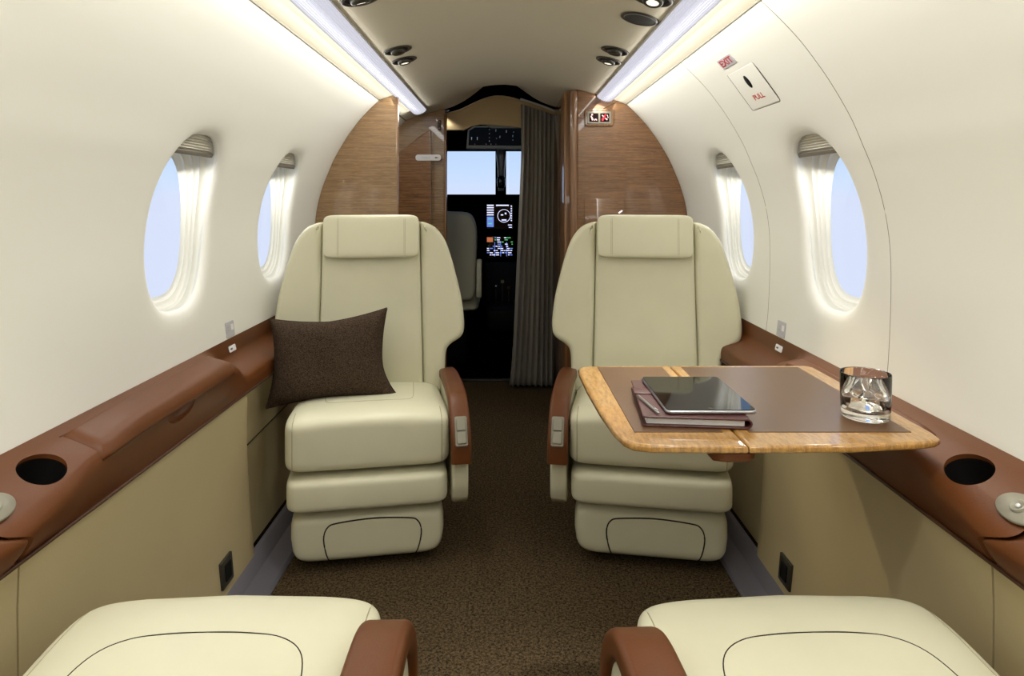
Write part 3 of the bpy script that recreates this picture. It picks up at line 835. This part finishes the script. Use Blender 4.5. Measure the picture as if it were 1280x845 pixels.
# tablet
ta = empty('tablet', (.327, 1.178, TZ + .0176), radians(0), label='black tablet computer lying on the maroon portfolio', cat='tablet')
bm = slab(sq_outline(.0725, .102, .009), .0066, .003, 4, fn=lambda x, y, z: (x, y, z + .0033)); fb(ta, 'metal_back', bm, M['alu'])
bm = slab(sq_outline(.0708, .1003, .008), .0010, .0004, 2, fn=lambda x, y, z: (x, y, z + .0069)); fb(ta, 'glass_front', bm, M['black_gloss'])
bm = slab(sq_outline(.0035, .0035, .0034), .0003, .0001, 1, fn=lambda x, y, z: (x + .0, y - .093, z + .0075)); fb(ta, 'home_button', bm, M['black_frame'])
# tumbler and water
gl_ = empty('drinking_glass', (.590, 1.115, TZ + .0012), label='short clear glass tumbler standing on the right corner of the table', cat='glass')
R_ = .0365
prof = [(.001, 0), (R_ - .004, 0), (R_ - .0012, .0015), (R_, .005), (R_ + .0012, .03), (R_ + .002, .072), (R_ + .0015, .0735), (R_ + .0005, .0725), (R_ - .0004, .04), (R_ - .0012, .017), (R_ - .006, .0135), (.001, .0125)]
link_mesh('tumbler', lathe(prof, 64), M['glass'], gl_)
wt = empty('water', (.590, 1.115, TZ + .0142), label='clear liquid with ice cubes inside the tumbler', cat='drink')
prof = [(.001, 0), (R_ - .008, .0008), (R_ - .0035, .004), (R_ - .0018, .027), (.001, .0272)]
link_mesh('liquid', lathe(prof, 64), M['water'], wt)
for (x, y, z, rx, ry, rz) in ((-.010, .004, .024, .3, .5, .2), (.014, -.006, .026, .8, .2, 1.1)):
    bm = box(.020, .018, .016, .003, 2); xf(bm, Matrix.Translation((x, y, z)) @ Euler((rx, ry, rz)).to_matrix().to_4x4())
    link_mesh('ice_cube', bm, M['glass'], wt)

# ------------------------------------------------------------------ pillow on the left seat
pw = empty('throw_pillow', (-.516, 1.985, .377), radians(8), label='dark brown woven throw pillow on the left seat', cat='pillow')
a, b_ = .168, .122; N = 36; rows_f = []; 
def pil(u, v_, sgn):
    # u,v in -1..1 ; pulled corners, concave edges
    x = a * u * (1 - .10 * (1 - v_ * v_) ** 1.0 * abs(u) ** 3); z = b_ * v_ * (1 - .13 * (1 - u * u) ** 1.0 * abs(v_) ** 3)
    h = .058 * ((1 - u ** 4) * (1 - v_ ** 4)) ** .55
    h += .003 * sin(6 * u + 2 * v_) * (1 - u * u) * (1 - v_ * v_)
    z += .012 * (u > 0) * u * (v_ > 0) * v_ * 1.6 - .006 * (u < 0) * (-u) * (v_ < 0) * (-v_)
    x += .035 * (v_ < 0) * v_ * v_ * (1 if u > 0 else -.1) * abs(u) ** 4
    return (x, sgn * h, z)
bm = bmesh.new(); grid = {}
for sg in (-1, 1):
    for i in range(N + 1):
        for j in range(N + 1):
            u = sin(pi / 2 * (2 * i / N - 1)); v_ = sin(pi / 2 * (2 * j / N - 1)); edge = i in (0, N) or j in (0, N)
            key = (i, j, 0 if edge else sg)
            if key not in grid: grid[key] = bm.verts.new(pil(u, v_, 0 if edge else sg))
    for i in range(N):
        for j in range(N):
            g = lambda p, q: grid[(p, q, 0 if (p in (0, N) or q in (0, N)) else sg)]
            f = [g(i, j), g(i + 1, j), g(i + 1, j + 1), g(i, j + 1)]
            try: bm.faces.new(f if sg < 0 else f[::-1])
            except ValueError: pass
bmesh.ops.recalc_face_normals(bm, faces=bm.faces)
TM = Matrix.Translation((0, 0, .124)) @ Matrix.Rotation(radians(-16), 4, 'X') @ Matrix.Rotation(radians(-1), 4, 'Y')
xf(bm, TM); link_mesh('pillow_cover', bm, M['weave'], pw)
edge = [pil(sin(pi / 2 * (2 * i / N - 1)), -1, 0) for i in range(N)] + [pil(1, sin(pi / 2 * (2 * i / N - 1)), 0) for i in range(N)] + [pil(-sin(pi / 2 * (2 * i / N - 1)), 1, 0) for i in range(N)] + [pil(-1, -sin(pi / 2 * (2 * i / N - 1)), 0) for i in range(N)]
bm = tube(edge, .0028, 6, True); xf(bm, TM); link_mesh('piping', bm, M['weave'], pw)

# ------------------------------------------------------------------ front partitions
def section(x_in, ztop_off=0, y=0):
    """right-side cross-section outline from inner edge x_in to the wall, floor to roof (x,z world), with roof following"""
    pts = [(x_in, 0.0), (.66, 0.0), (.70, E - .5), (.748, E - .385)]
    pts += [(x - .001, z + E) for x, z in WALL[2:]] + [(x, z + E - .001) for x, z in ROOF if x > x_in]
    zz = None
    for (xa, za), (xb, zb) in zip(ROOF, ROOF[1:]):
        if xb <= x_in <= xa: zz = lerp(za, zb, (x_in - xa) / (xb - xa))
    if zz is None: zz = .498
    pts.append((x_in, zz + E - .001)); return pts
# left partition behind the left seat
pl = empty('partition', (-.58, 2.71, 0), label='curved walnut partition panel behind the left seat', cat='partition')
pts = [(-x, z) for x, z in section(.434)]
bm = slab(pts, .022, .002, 2, 'xz'); xf(bm, Matrix.Translation((.58, .011, 0))); autosmooth(link_mesh('veneer_panel', bm, M['wood_mid'], pl), 40)
bm = box(.006, .024, 1.37, .002, c=(.58 - .4315, .011, .690)); link_mesh('edge_strip', bm, M['wood_col'], pl)
# forward left bulkhead beside the doorway
bl = empty('bulkhead_cabinet', (-.5, 3.44, 0), label='walnut bulkhead cabinet left of the cockpit doorway', cat='cabinet')
pts = [(-x, z) for x, z in section(.305)]
bm = slab(pts, .03, .002, 2, 'xz'); xf(bm, Matrix.Translation((.5, .0, 0))); autosmooth(link_mesh('bulkhead_panel', bm, M['wood_mid'], bl), 40)
pts = [(-.372, 0.1), (-.372, E + .34), (-.39, E + .335), (-.56, E + .21), (-.64, E + .1), (-.70, E - .1), (-.70, 0.1)]
bm = slab(pts, .03, .004, 2, 'xz'); xf(bm, Matrix.Translation((.5, -.034, 0))); autosmooth(link_mesh('cabinet_door', bm, M['wood_dark'], bl), 40)
bm = box(.014, .05, 1.385, .005, c=(.5 - .303, -.005, .700)); link_mesh('door_post', bm, M['wood_col'], bl)
pp = box(.016, .004, .052, .003, c=(.5 - .333, -.018, E + .368)); lat = link_mesh('latch_plate', pp, M['black_frame'], bl)
for dz in (.016, -.016):
    bm = lathe([(.001, .003), (.0045, .002), (.0055, 0)], 16); xf(bm, Matrix.Translation((.5 - .333, -.021, E + .368 + dz)) @ Matrix.Rotation(pi / 2, 4, 'X')); link_mesh('stud', bm, M['chrome'], lat)
sg_ = empty('placard', (-.385, 3.387, E + .203), label='long white placard on the walnut cabinet by the doorway', cat='sign')
bm = slab(sq_outline(.064, .015, .013), .003, .001, 2, 'xz'); link_mesh('plate', bm, M['white'], sg_)
for r_i in (-.0035, .0035):
    text('lettering', 'PULL TO OPEN STOWAGE' if False else '- - -- --- -- --', .009, M['sign_text'], sg_, Matrix.Translation((-.012, -.0022, r_i)) @ Matrix.Rotation(pi / 2, 4, 'X'))
bm = slab([(.038, -.004), (.052, 0), (.038, .004), (.030, 0)], .001, .0002, 1, 'xz'); xf(bm, Matrix.Translation((0, -.002, 0))); link_mesh('arrow', bm, M['sign_text'], sg_)

# right cabinet, deep, with a rounded fluted corner
br = empty('bulkhead_cabinet', (.5, 2.83, 0), label='tall walnut cabinet behind the right seat with rounded corner posts', cat='cabinet')
pts = section(.300); bm = slab(pts, .60, .002, 2, 'xz'); xf(bm, Matrix.Translation((-.5, .30, 0))); autosmooth(link_mesh('cabinet_body', bm, M['wood_dark'], br), 40)
def post(cx_, cy_, r_, h, z1):
    return lathe([(1, 0.0), (1, h)], 40, r_, r_, close=True)
for (cx_, cy_, r_) in ((.286, .014, .018), (.263, .09, .014)):
    bm = post(0, 0, r_, E + .447, 0); xf(bm, Matrix.Translation((cx_ - .5, cy_, 0))); autosmooth(link_mesh('corner_post', bm, M['wood_col'], br), 40)
bm = box(.055, .60, E + .452, .003, c=(.2752 - .5, .335, (E + .452) / 2)); link_mesh('jamb', bm, M['wood_col'], br)
# upper door seam lines on the face (diagonal veneer joints) and lower fluted panel
bm = tube([(.325 - .5, -.0008, E + .345), (.355 - .5, -.0008, E + .372)], .0009); link_mesh('veneer_joint', bm, M['dark_seam'], br)
bm = tube([(.405 - .5, -.0008, E + .372), (.47 - .5, -.0008, E + .405)], .0009); link_mesh('veneer_joint', bm, M['dark_seam'], br)
bm = box(.165, .008, .30, .003, c=(.411 - .5, -.001, E - .15)); link_mesh('lower_door', bm, M['wood_dark'], br)
# lit seat belt / no smoking sign
ss = empty('warning_sign', (.388, 2.825, E + .335), label='lit seat belt and no smoking sign on the right cabinet', cat='sign')
bm = slab(sq_outline(.060, .036, .010), .010, .004, 3, 'xz'); link_mesh('bezel', bm, M['wood_col'], ss)
bm = slab(sq_outline(.050, .026, .006), .006, .002, 3, 'xz'); xf(bm, Matrix.Translation((0, -.005, 0))); link_mesh('face_plate', bm, M['grey_plastic'], ss)
for dx in (-.0225, .0225):
    bm = slab(sq_outline(.0185, .0175, .001), .003, .0005, 2, 'xz'); xf(bm, Matrix.Translation((dx, -.0085, 0))); sq = link_mesh('symbol_window', bm, M['sign_black'], ss)
    T = lambda pts_, m_, n_='symbol': link_mesh(n_, (lambda b0: xf(b0, Matrix.Translation((dx, -.0106, 0))))(slab(pts_, .0012, .0003, 1, 'xz')), m_, sq)
    if dx < 0:
        T([(.004 * cos(a) - .0075, .0035 * sin(a) + .0115) for a in [2 * pi * k / 10 for k in range(10)]], M['lit_white'])
        T([(-.0145, .006), (-.010, .008), (-.003, -.004), (-.001, -.010), (-.008, -.013), (-.011, -.004)], M['lit_white'])
        T([(.000, -.013), (.003, -.006), (.009, -.005), (.014, -.012), (.011, -.013), (.007, -.009), (.004, -.013)], M['lit_white'])
    else:
        T([(-.013, .009), (-.010, .011), (-.002, .004), (-.005, .001)], M['lit_white'])
        T([(.001, -.003), (.003, -.001), (.012, -.007), (.010, -.011), (.006, -.010)], M['lit_white'])
        T([(.010, .012), (.012, .010), (.015, -.001), (.012, -.004), (.0125, .003), (.009, .008)], M['lit_white'])
        T([(.001, .013), (.006, .013), (-.006, -.014), (-.013, -.014), (-.013, -.006)], M['lit_red'])

# curtain and its rail, valance over the doorway
va = empty('doorway_valance', (-.02, 3.50, E + .4), label='beige arched valance over the cockpit doorway', cat='valance')
k240 = 850 / 3.50
topc = [((x - 632) / k240, (248 - y) / k240) for x, y in ((557, 143), (575, 138), (592, 130), (606, 124), (620, 121), (636, 122), (650, 126), (672, 133), (694, 141))]
botc = [((x - 632) / k240, (248 - y) / k240) for x, y in ((694, 168), (650, 160), (636, 158), (620, 157), (600, 156), (590, 158), (580, 163), (557, 163))]
pts = catmull(topc, 4, closed=False) + botc
bm = slab([(x + .02, z - .4) for x, z in pts], .02, .003, 2, 'xz'); autosmooth(link_mesh('valance_panel', bm, M['valance'], va), 40)
tp = catmull(topc, 4, closed=False); bm = tube([(x + .02, -.012, z - .4) for x, z in tp], .005); link_mesh('edge_piping', bm, M['valance'], va)
cu = empty('curtain', (.16, 3.475, 0), label='dark grey pleated curtain drawn to the right of the cockpit doorway', cat='curtain')
rows = []; NU = 170; NV = 30
for j in range(NV + 1):
    v_ = j / NV; z = .015 + (E + .475 - .015) * v_
    xl = lerp(.018, .078, min(1, v_ ** .7 * 1.15)); xr = lerp(.243, .252, v_); row = []
    zt = z
    for i in range(NU + 1):
        u = i / NU; ph = u * 2 * pi * 8 + .6 * sin(3 * v_ + 7 * u)
        amp = lerp(.030, .022, v_) * (.8 + .3 * sin(11 * u))
        x = xl + (xr - xl) * u + .0045 * sin(2 * ph) * (1 - .3 * v_) ; y = amp * sin(ph)
        top_z = .015 + (lerp(.500, .442, u) + E - .018 - .015) * v_
        row.append((x - .16, y, top_z))
    rows.append(row)
bm = loft(rows, closed=False, cap=False); bmesh.ops.solidify(bm, geom=bm.faces[:], thickness=.0015)
link_mesh('pleated_cloth', bm, M['curtain'], cu)
bm = tube([(x - .16, -.03, z + E + .002) for x, z in tp if x > .07], .006); link_mesh('curtain_rail', bm, M['alu'], cu)
# doorway sill
bm = box(.57, .03, .012, .003, c=(-.02, 3.61, .006)); o = link_mesh('trim_9', bm, M['black_frame']); o['kind'] = 'structure'

# ------------------------------------------------------------------ ceiling fittings
def roof_frame(x, y):
    ax_ = abs(x); z = .498
    for (xa, za), (xb, zb) in zip(ROOF, ROOF[1:]):
        if xb <= ax_ <= xa: z = lerp(za, zb, (ax_ - xa) / (xb - xa)); sl = (za - zb) / (xa - xb)
    nn = Vector((sl * math.copysign(1, x), 0, -1)).normalized()
    return Vector((x, y, z + E)), nn
def ceil_pt(px, py):
    """where the view ray through the fitting meets the ceiling"""
    rx, rz = (px - 632), (248 - py)
    best = None
    for k in range(200):
        x = .5 * k / 200 * (1 if rx > 0 else -1); p, _ = roof_frame(x, 0)
        if abs(rx) < 1e-6: break
        sc = x / rx if rx else 0; zz = p.z - E; e = abs(sc * rz - zz)
        if best is None or e < best[0]: best = (e, x, sc)
    return best[1], 850 * best[2]
def fitting(px, py, r_, kind, label, cat, tilt=(0, 0)):
    x, y = ceil_pt(px, py); p, nn = roof_frame(x, y); p = p + nn * .001
    root = empty({'vent': 'air_vent', 'light': 'reading_light', 'speaker': 'speaker'}[kind], (0, 0, 0), label=label, cat=cat)
    mt = frame_mtx(p, (0, 1, 0), nn); root.matrix_world = mt
    link_mesh('rim', lathe([(r_ * 1.0, 0), (r_ * 1.0, .0025), (r_ * .93, .004), (r_ * .80, .0035), (r_ * .74, -.001), (r_ * .70, -.004)], 48), M['black_frame'], root)
    link_mesh('recess', lathe([(r_ * .76, .0005), (r_ * .5, .0002), (.0005, .0002)], 32), M['black'], root)
    if kind == 'speaker':
        link_mesh('grille', lathe([(r_ * .9, .003), (r_ * .5, .0035), (.0005, .0035)], 40), mat('speaker_mesh', '2B2622', .9, bump=.8, bscale=1500), root)
    else:
        rb = r_ * .52
        prof = [(rb, -.002), (rb * 1.02, .004), (rb * .95, .010), (rb * .78, .013), (rb * .62, .0125), (rb * .58, .010)]
        bl_ = lathe(prof, 36); xf(bl_, Matrix.Rotation(radians(tilt[0]), 4, 'X') @ Matrix.Rotation(radians(tilt[1]), 4, 'Y')); nb = link_mesh('swivel_barrel', bl_, M['black_frame'], root)
        ln = lathe([(rb * .6, .0105), (rb * .3, .0112), (.0005, .0114)], 30); xf(ln, Matrix.Rotation(radians(tilt[0]), 4, 'X') @ Matrix.Rotation(radians(tilt[1]), 4, 'Y'))
        link_mesh('lens' if kind == 'light' else 'nozzle', ln, M['lens_glass'] if kind == 'light' else M['black_frame'], nb)
    return root, p, nn
fitting(450, -2, .046, 'light', 'large round reading light at the top edge, left side of the ceiling', 'reading light', (0, 12))
fitting(497, 62, .043, 'vent', 'dark round air vent beside the left light strip', 'air vent')
fitting(505, 74, .042, 'light', 'small round reading light beside the left light strip', 'reading light')
fitting(817, -2, .046, 'light', 'large round reading light at the top edge, right side of the ceiling', 'reading light', (0, -12))
fitting(800, 23.5, .048, 'speaker', 'flat dark round speaker beside the right light strip', 'speaker')
fitting(769, 63, .043, 'vent', 'dark round air vent beside the right light strip', 'air vent')
fitting(761, 75, .042, 'light', 'small round reading light beside the right light strip', 'reading light')
fitting(551, 139, .046, 'vent', 'dark round air vent near the end of the left light strip', 'air vent')

# ------------------------------------------------------------------ wall placards and exit handle
def wall_y(px, z, s=1): return 850 * wall_at(z) / (s * (px - 632))
p, t_, nn = wall_frame(1, 1.68, .275)
ex = empty('exit_handle_cover', (0, 0, 0), label='flush white exit handle cover with black finger hole', cat='handle cover'); ex.matrix_world = frame_mtx(p, (0, -1, 0), nn)
bm = slab(sq_outline(.088, .056, .006), .0045, .001, 2); link_mesh('cover_plate', bm, M['liner'], ex)
bm = tube([(x, y, .001) for x, y in sq_outline(.0895, .0575, .007)], .0012, 6, True); link_mesh('gap_line', bm, M['dark_seam'], ex)
bm = lathe([(1, .0), (1, .0026), (.9, .0034), (.01, .0026)], 32, .011, .018); xf(bm, Matrix.Translation((.0, .018, .0005))); hl = link_mesh('finger_hole', bm, M['black'], ex)
def exp_text(root, s_, size, m_, x, y, z, k=1): return text('lettering', s_, size, m_, root, Matrix.Translation((x, y, z)) @ Matrix.Diagonal((k, 1, 1, 1)))
exp_text(ex, 'PULL', .020, M['sign_red'], .0, -.027, .0024, 1.5)
p, t_, nn = wall_frame(1, 1.706, .343, .0008)
es = empty('exit_sign', (0, 0, 0), label='small EXIT sign in red letters on the right wall', cat='sign'); es.matrix_world = frame_mtx(p, (0, -1, 0), nn)
bm = slab(sq_outline(.048, .0145, .002), .0016, .0005, 2); link_mesh('plate', bm, M['sign_grey'], es)
exp_text(es, 'EXIT', .026, M['sign_red'], 0, 0, .0012, 1.55)
for s, px in ((-1, 287), (1, 977)):
    z = -.357; y = 850 * wall_at(z) / abs(px - 632); p, t_, nn = wall_frame(s, y, z, .001)
    side = 'left' if s < 0 else 'right'
    r0 = empty('placard', (0, 0, 0), label='square grey placard low on the %s wall above the ledge' % side, cat='sign'); r0.matrix_world = frame_mtx(p, (0, -s, 0), nn)
    bm = slab(sq_outline(.027, .021, .003), .002, .0006, 2); link_mesh('plate', bm, M['sign_grey'], r0)
    bm = slab(sq_outline(.0075, .008, .001), .0008, .0002, 1); xf(bm, Matrix.Translation((.013, .004, .0013))); link_mesh('symbol', bm, M['white'], r0)
    for i in range(2): exp_text(r0, '-- --', .008, M['grey_button'], -.010, .008 - .010 * i, .0012)
    p2, t2, n2 = ledge_point(s, y - .01, .06); 
    q = Vector((s * .744, y - .005, E - .408)); r1 = empty('placard', (0, 0, 0), label='small white placard on the brown ledge, %s side' % side, cat='sign'); r1.matrix_world = frame_mtx(q, (0, -s, 0), (-s, 0, .25))
    bm = slab(sq_outline(.022, .0085, .004), .002, .0006, 2); link_mesh('plate', bm, M['white'], r1)
    bm = box(.012, .004, .0006, 0, c=(-.008, 0, .0013)); link_mesh('symbol', bm, M['sign_text'], r1)

# ------------------------------------------------------------------ cockpit
ck = empty('cockpit_shell', (0, 4.2, 0), label='dark cockpit seen through the doorway', cat='cockpit')
ck['kind'] = 'structure'
def ckb(name, sx_, sy_, sz_, c, m_='cockpit', r_=.004): return link_mesh(name, box(sx_, sy_, sz_, r_, c=(c[0], c[1] - 4.2, c[2])), M[m_], ck, smooth=False)
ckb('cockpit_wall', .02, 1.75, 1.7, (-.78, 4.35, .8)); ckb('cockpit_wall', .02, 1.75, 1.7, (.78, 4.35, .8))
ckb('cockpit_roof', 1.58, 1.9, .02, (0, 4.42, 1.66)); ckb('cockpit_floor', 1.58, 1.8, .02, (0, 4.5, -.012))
KF = 850 / 5.0
zt = E + (248 - 189) / KF; zb = E + (248 - 243) / KF
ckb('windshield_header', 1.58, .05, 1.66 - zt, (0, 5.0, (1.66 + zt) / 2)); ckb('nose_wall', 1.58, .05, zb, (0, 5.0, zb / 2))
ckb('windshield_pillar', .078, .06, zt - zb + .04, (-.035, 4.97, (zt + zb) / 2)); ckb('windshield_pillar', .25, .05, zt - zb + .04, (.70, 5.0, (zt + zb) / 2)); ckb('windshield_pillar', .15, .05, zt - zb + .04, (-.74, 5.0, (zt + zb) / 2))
for c_ in (-.36, .30):
    bm = box(.55, .006, zt - zb + .02, 0, c=(c_, .84, (zt + zb) / 2)); link_mesh('windshield_pane', bm, M['pane'], ck, smooth=False)
# centre post with compass
cp = empty('centre_post', (-.03, 4.6, E), label='grey windshield centre post with a compass', cat='post')
bm = lathe([(.030, .33), (.032, .28), (.024, .20), (.022, .05)], 24, 1, 1, close=True); link_mesh('post_tube', bm, M['post_grey'], cp)
bm = superell(.028, .022, .042, .6, .6, 32, 20, lambda x, y, z: (x, y - .02, z + .11)); link_mesh('compass', bm, M['black_gloss'], cp)
# overhead panel
oh = empty('overhead_panel', (.04, 4.1, E + .33), label='black overhead switch panel below the valance', cat='panel')
KO = 850 / 4.1
bm = slab([((x - 632) / KO - .04, (248 - y) / KO - .33) for x, y in ((583, 186), (700, 187), (700, 158), (592, 158), (585, 163))], .06, .006, 2, 'xz'); autosmooth(link_mesh('housing', bm, M['cockpit_grey'], oh), 40)
bm = slab([((x - 632) / KO - .04, (248 - y) / KO - .33) for x, y in ((586, 182), (698, 183), (698, 160), (594, 160), (587, 164))], .01, .003, 2, 'xz'); xf(bm, Matrix.Translation((0, -.032, 0))); autosmooth(link_mesh('switch_plate', bm, M['black'], oh), 40)
for px, py, h in ((590, 174, 5), (597, 174, 5), (612, 163, 2), (612, 168, 2), (612, 173, 2), (612, 177, 2), (620, 164, 4), (621, 174, 2), (625, 172, 4), (633, 165, 4), (642, 166, 2), (641, 171, 4), (641, 176, 2), (608, 181, 2), (614, 181, 2), (594, 181, 2), (620, 181, 2)):
    bm = box(.004 if h < 5 else .006, .008, h / KO * .8, .001, c=((px - 632) / KO - .04, -.041, (248 - py) / KO - .33)); link_mesh('switch', bm, M['chrome'], oh)
bm = box(.34, .10, .10, .03, 4, c=((640 - 632) / KO - .04 + .02, .0, (248 - 152) / KO - .33)); link_mesh('headliner', bm, M['cockpit_grey'], oh)
for px in (615, 645):
    bm = lathe([(.024, 0), (.022, .006), (.012, .010), (.001, .008)], 24); xf(bm, Matrix.Translation(((px - 632) / KO - .04, -.052, (248 - 153) / KO - .33)) @ Matrix.Rotation(radians(75), 4, 'X')); link_mesh('vent_knob', bm, M['black'], oh)
# instrument panel with screens
ip = empty('instrument_panel', (0, 4.55, E - .3), label='black instrument panel with two lit displays', cat='instrument panel')
KI = 850 / 4.5
X = lambda px: (px - 632) / KI
Zp = lambda py: (248 - py) / KI + .3
bm = box(1.3, .10, .46, .02, 3, c=(0, .05, .09)); link_mesh('glareshield', bm, M['cockpit'], ip)
bm = box(.26, .08, .55, .02, 3, c=(-.02, -.0, -.40)); link_mesh('centre_pedestal', bm, M['black'], ip)
def scr(x0, y0, x1, y1, items):
    bm = slab([(X(x0) , Zp(y1)), (X(x1), Zp(y1)), (X(x1), Zp(y0)), (X(x0), Zp(y0))], .012, .002, 2, 'xz'); xf(bm, Matrix.Translation((0, -.006, 0)))
    so = link_mesh('display', bm, M['black_gloss'], ip, smooth=False)
    for it in items:
        if it[0] == 'ring':
            _, cx_, cy_, r_ = it; pts_ = [(X(cx_) + r_ / KI * cos(2 * pi * k / 28), -.0135, Zp(cy_) + r_ / KI * sin(2 * pi * k / 28)) for k in range(28)]
            link_mesh('screen_mark', tube(pts_, .0018, 5, True), M['screen_white'], so)
        else:
            xa, ya, xb, yb, mm = it; bm = box((xb - xa) / KI, .001, (yb - ya) / KI, 0, c=((X(xa) + X(xb)) / 2, -.0128, (Zp(ya) + Zp(yb)) / 2)); link_mesh('screen_mark', bm, M[mm], so, smooth=False)
items = [('ring', 630, 270, 8)]
items += [(608.5, 256, 617, 257.5, 'screen_white')] + [(608.5, 259 + 3 * k, 617, 260.4 + 3 * k, 'screen_white') for k in range(4)] + [(608.5, 271, 617, 284, 'screen_blue'), (610, 273, 615, 274.5, 'screen_green'), (610, 279, 615, 280.5, 'screen_green')]
items += [(620, 256, 636, 257.5, 'screen_white')] + [(638.5, 257 + 3 * k, 640, 258.6 + 3 * k, 'screen_white') for k in range(7)] + [(626, 268, 629, 269.5, 'screen_white'), (631, 266, 633, 268, 'screen_white'), (627, 274.5, 633, 276, 'screen_white'), (635, 281, 640, 282, 'screen_white'), (636, 284, 640, 285, 'screen_white')]
scr(607, 254.5, 642, 287, items)
rnd = random.Random(3); items = [(608.5, 297, 616, 303, 'screen_red')]
for r_i in range(9):
    y = 297 + r_i * 2.7; x = 608.5 if r_i > 2 else 618
    while x < 640:
        l = rnd.uniform(1.5, 4.5)
        if rnd.random() < .72: items.append((x, y, min(641, x + l), y + 1.1, rnd.choice(['screen_white', 'screen_white', 'screen_blue', 'screen_green' if r_i < 4 else 'screen_white'])))
        x += l + .8
for xx in (618, 625.5, 633): items.append((xx, 303, xx + .6, 321, 'screen_blue'))
scr(607, 295.5, 642, 323, items)
pd = empty('throttle_quadrant', (-.02, 4.30, .30), label='dark throttle quadrant with levers below the displays', cat='control console')
link_mesh('console', box(.20, .38, .14, .02, 3, c=(0, 0, -.07)), M['black'], pd); 
for dx, h, mm in ((-.04, .12, 'chrome'), (0, .15, 'cockpit_grey'), (.04, .11, 'brown')):
    link_mesh('lever', box(.008, .012, h, .003, c=(dx, -.05, h / 2)), M['black_frame'], pd); link_mesh('lever_knob', box(.022, .018, .02, .006, 2, c=(dx, -.05, h)), M[mm], pd)
# pilot seat in the cockpit
ps = empty('pilot_seat', (-.245, 3.86, 0), label='cream pilot seat seen through the cockpit doorway', cat='seat')
o = catmull([(-.21, .40), (.0, .39), (.068, .42), (.075, .55), (.082, .70), (.080, .80), (.062, .86), (.03, .888), (-.05, .895), (-.16, .89), (-.21, .80), (-.225, .6)], 4)
bm = slab(o, .09, .02, 4, 'xz'); autosmooth(link_mesh('backrest', bm, M['seat_back_grey'], ps), 60)
bm = superell(.18, .20, .06, .3, .25, 48, 20, lambda x, y, z: (x - .09, y + .22, z + .38)); link_mesh('seat_cushion', bm, M['leather'], ps)
link_mesh('pedestal', box(.22, .25, .33, .02, c=(-.09, .22, .165)), M['black'], ps)
bm = slab(catmull([(-.03, .42), (.03, .44), (.05, .56), (.045, .62), (-.01, .60)], 4), .03, .008, 3, 'yz'); xf(bm, Matrix.Translation((.095, -.02, 0))); link_mesh('side_bolster', bm, M['leather'], ps)

# ------------------------------------------------------------------ reading light spots, plus added fill lights that have no fitting
def spot(px, py, target, power, ang, color=WARM, size=.012):
    x, y = ceil_pt(px, py); p, nn = roof_frame(x, y); o = lamp('reading_spot', 'SPOT', tuple(p + nn * .03), power, color=color, size=size, spot=radians(ang), blend=.8)
    return aim(o, target)
spot(817, -2, (.08, 1.12, 0), 34, 38)
for s in (-1, 1):
    x, y = s * .27, .55; p, nn = roof_frame(x, y); aim(lamp('reading_spot', 'SPOT', tuple(p + nn * .03), 12, color=WARM, size=.02, spot=radians(75), blend=.8), (s * .37, .80, .4))  # added fill on the near cushions, no fitting in the ceiling here
spot(450, -2, (-.34, 1.5, .4), 8, 60)
spot(761, 75, (.52, 1.48, TZ), 34, 34, (1, .82, .55))
spot(505, 74, (-.38, 1.9, .4), 8, 50)
spot(551, 139, (.12, 3.48, .9), 6, 50)  # added to light the curtain; the fitting at this point is an air vent
for s in (-1, 1):
    for wy in WIN_Y:
        o = lamp('window_wash', 'AREA', (s * .778, wy, E + .078), .55, color=(1, .99, .95), size=.02, size_y=.16)  # added light under the shade to make the sill glow
        o.rotation_euler = (0, s * radians(14), 0)
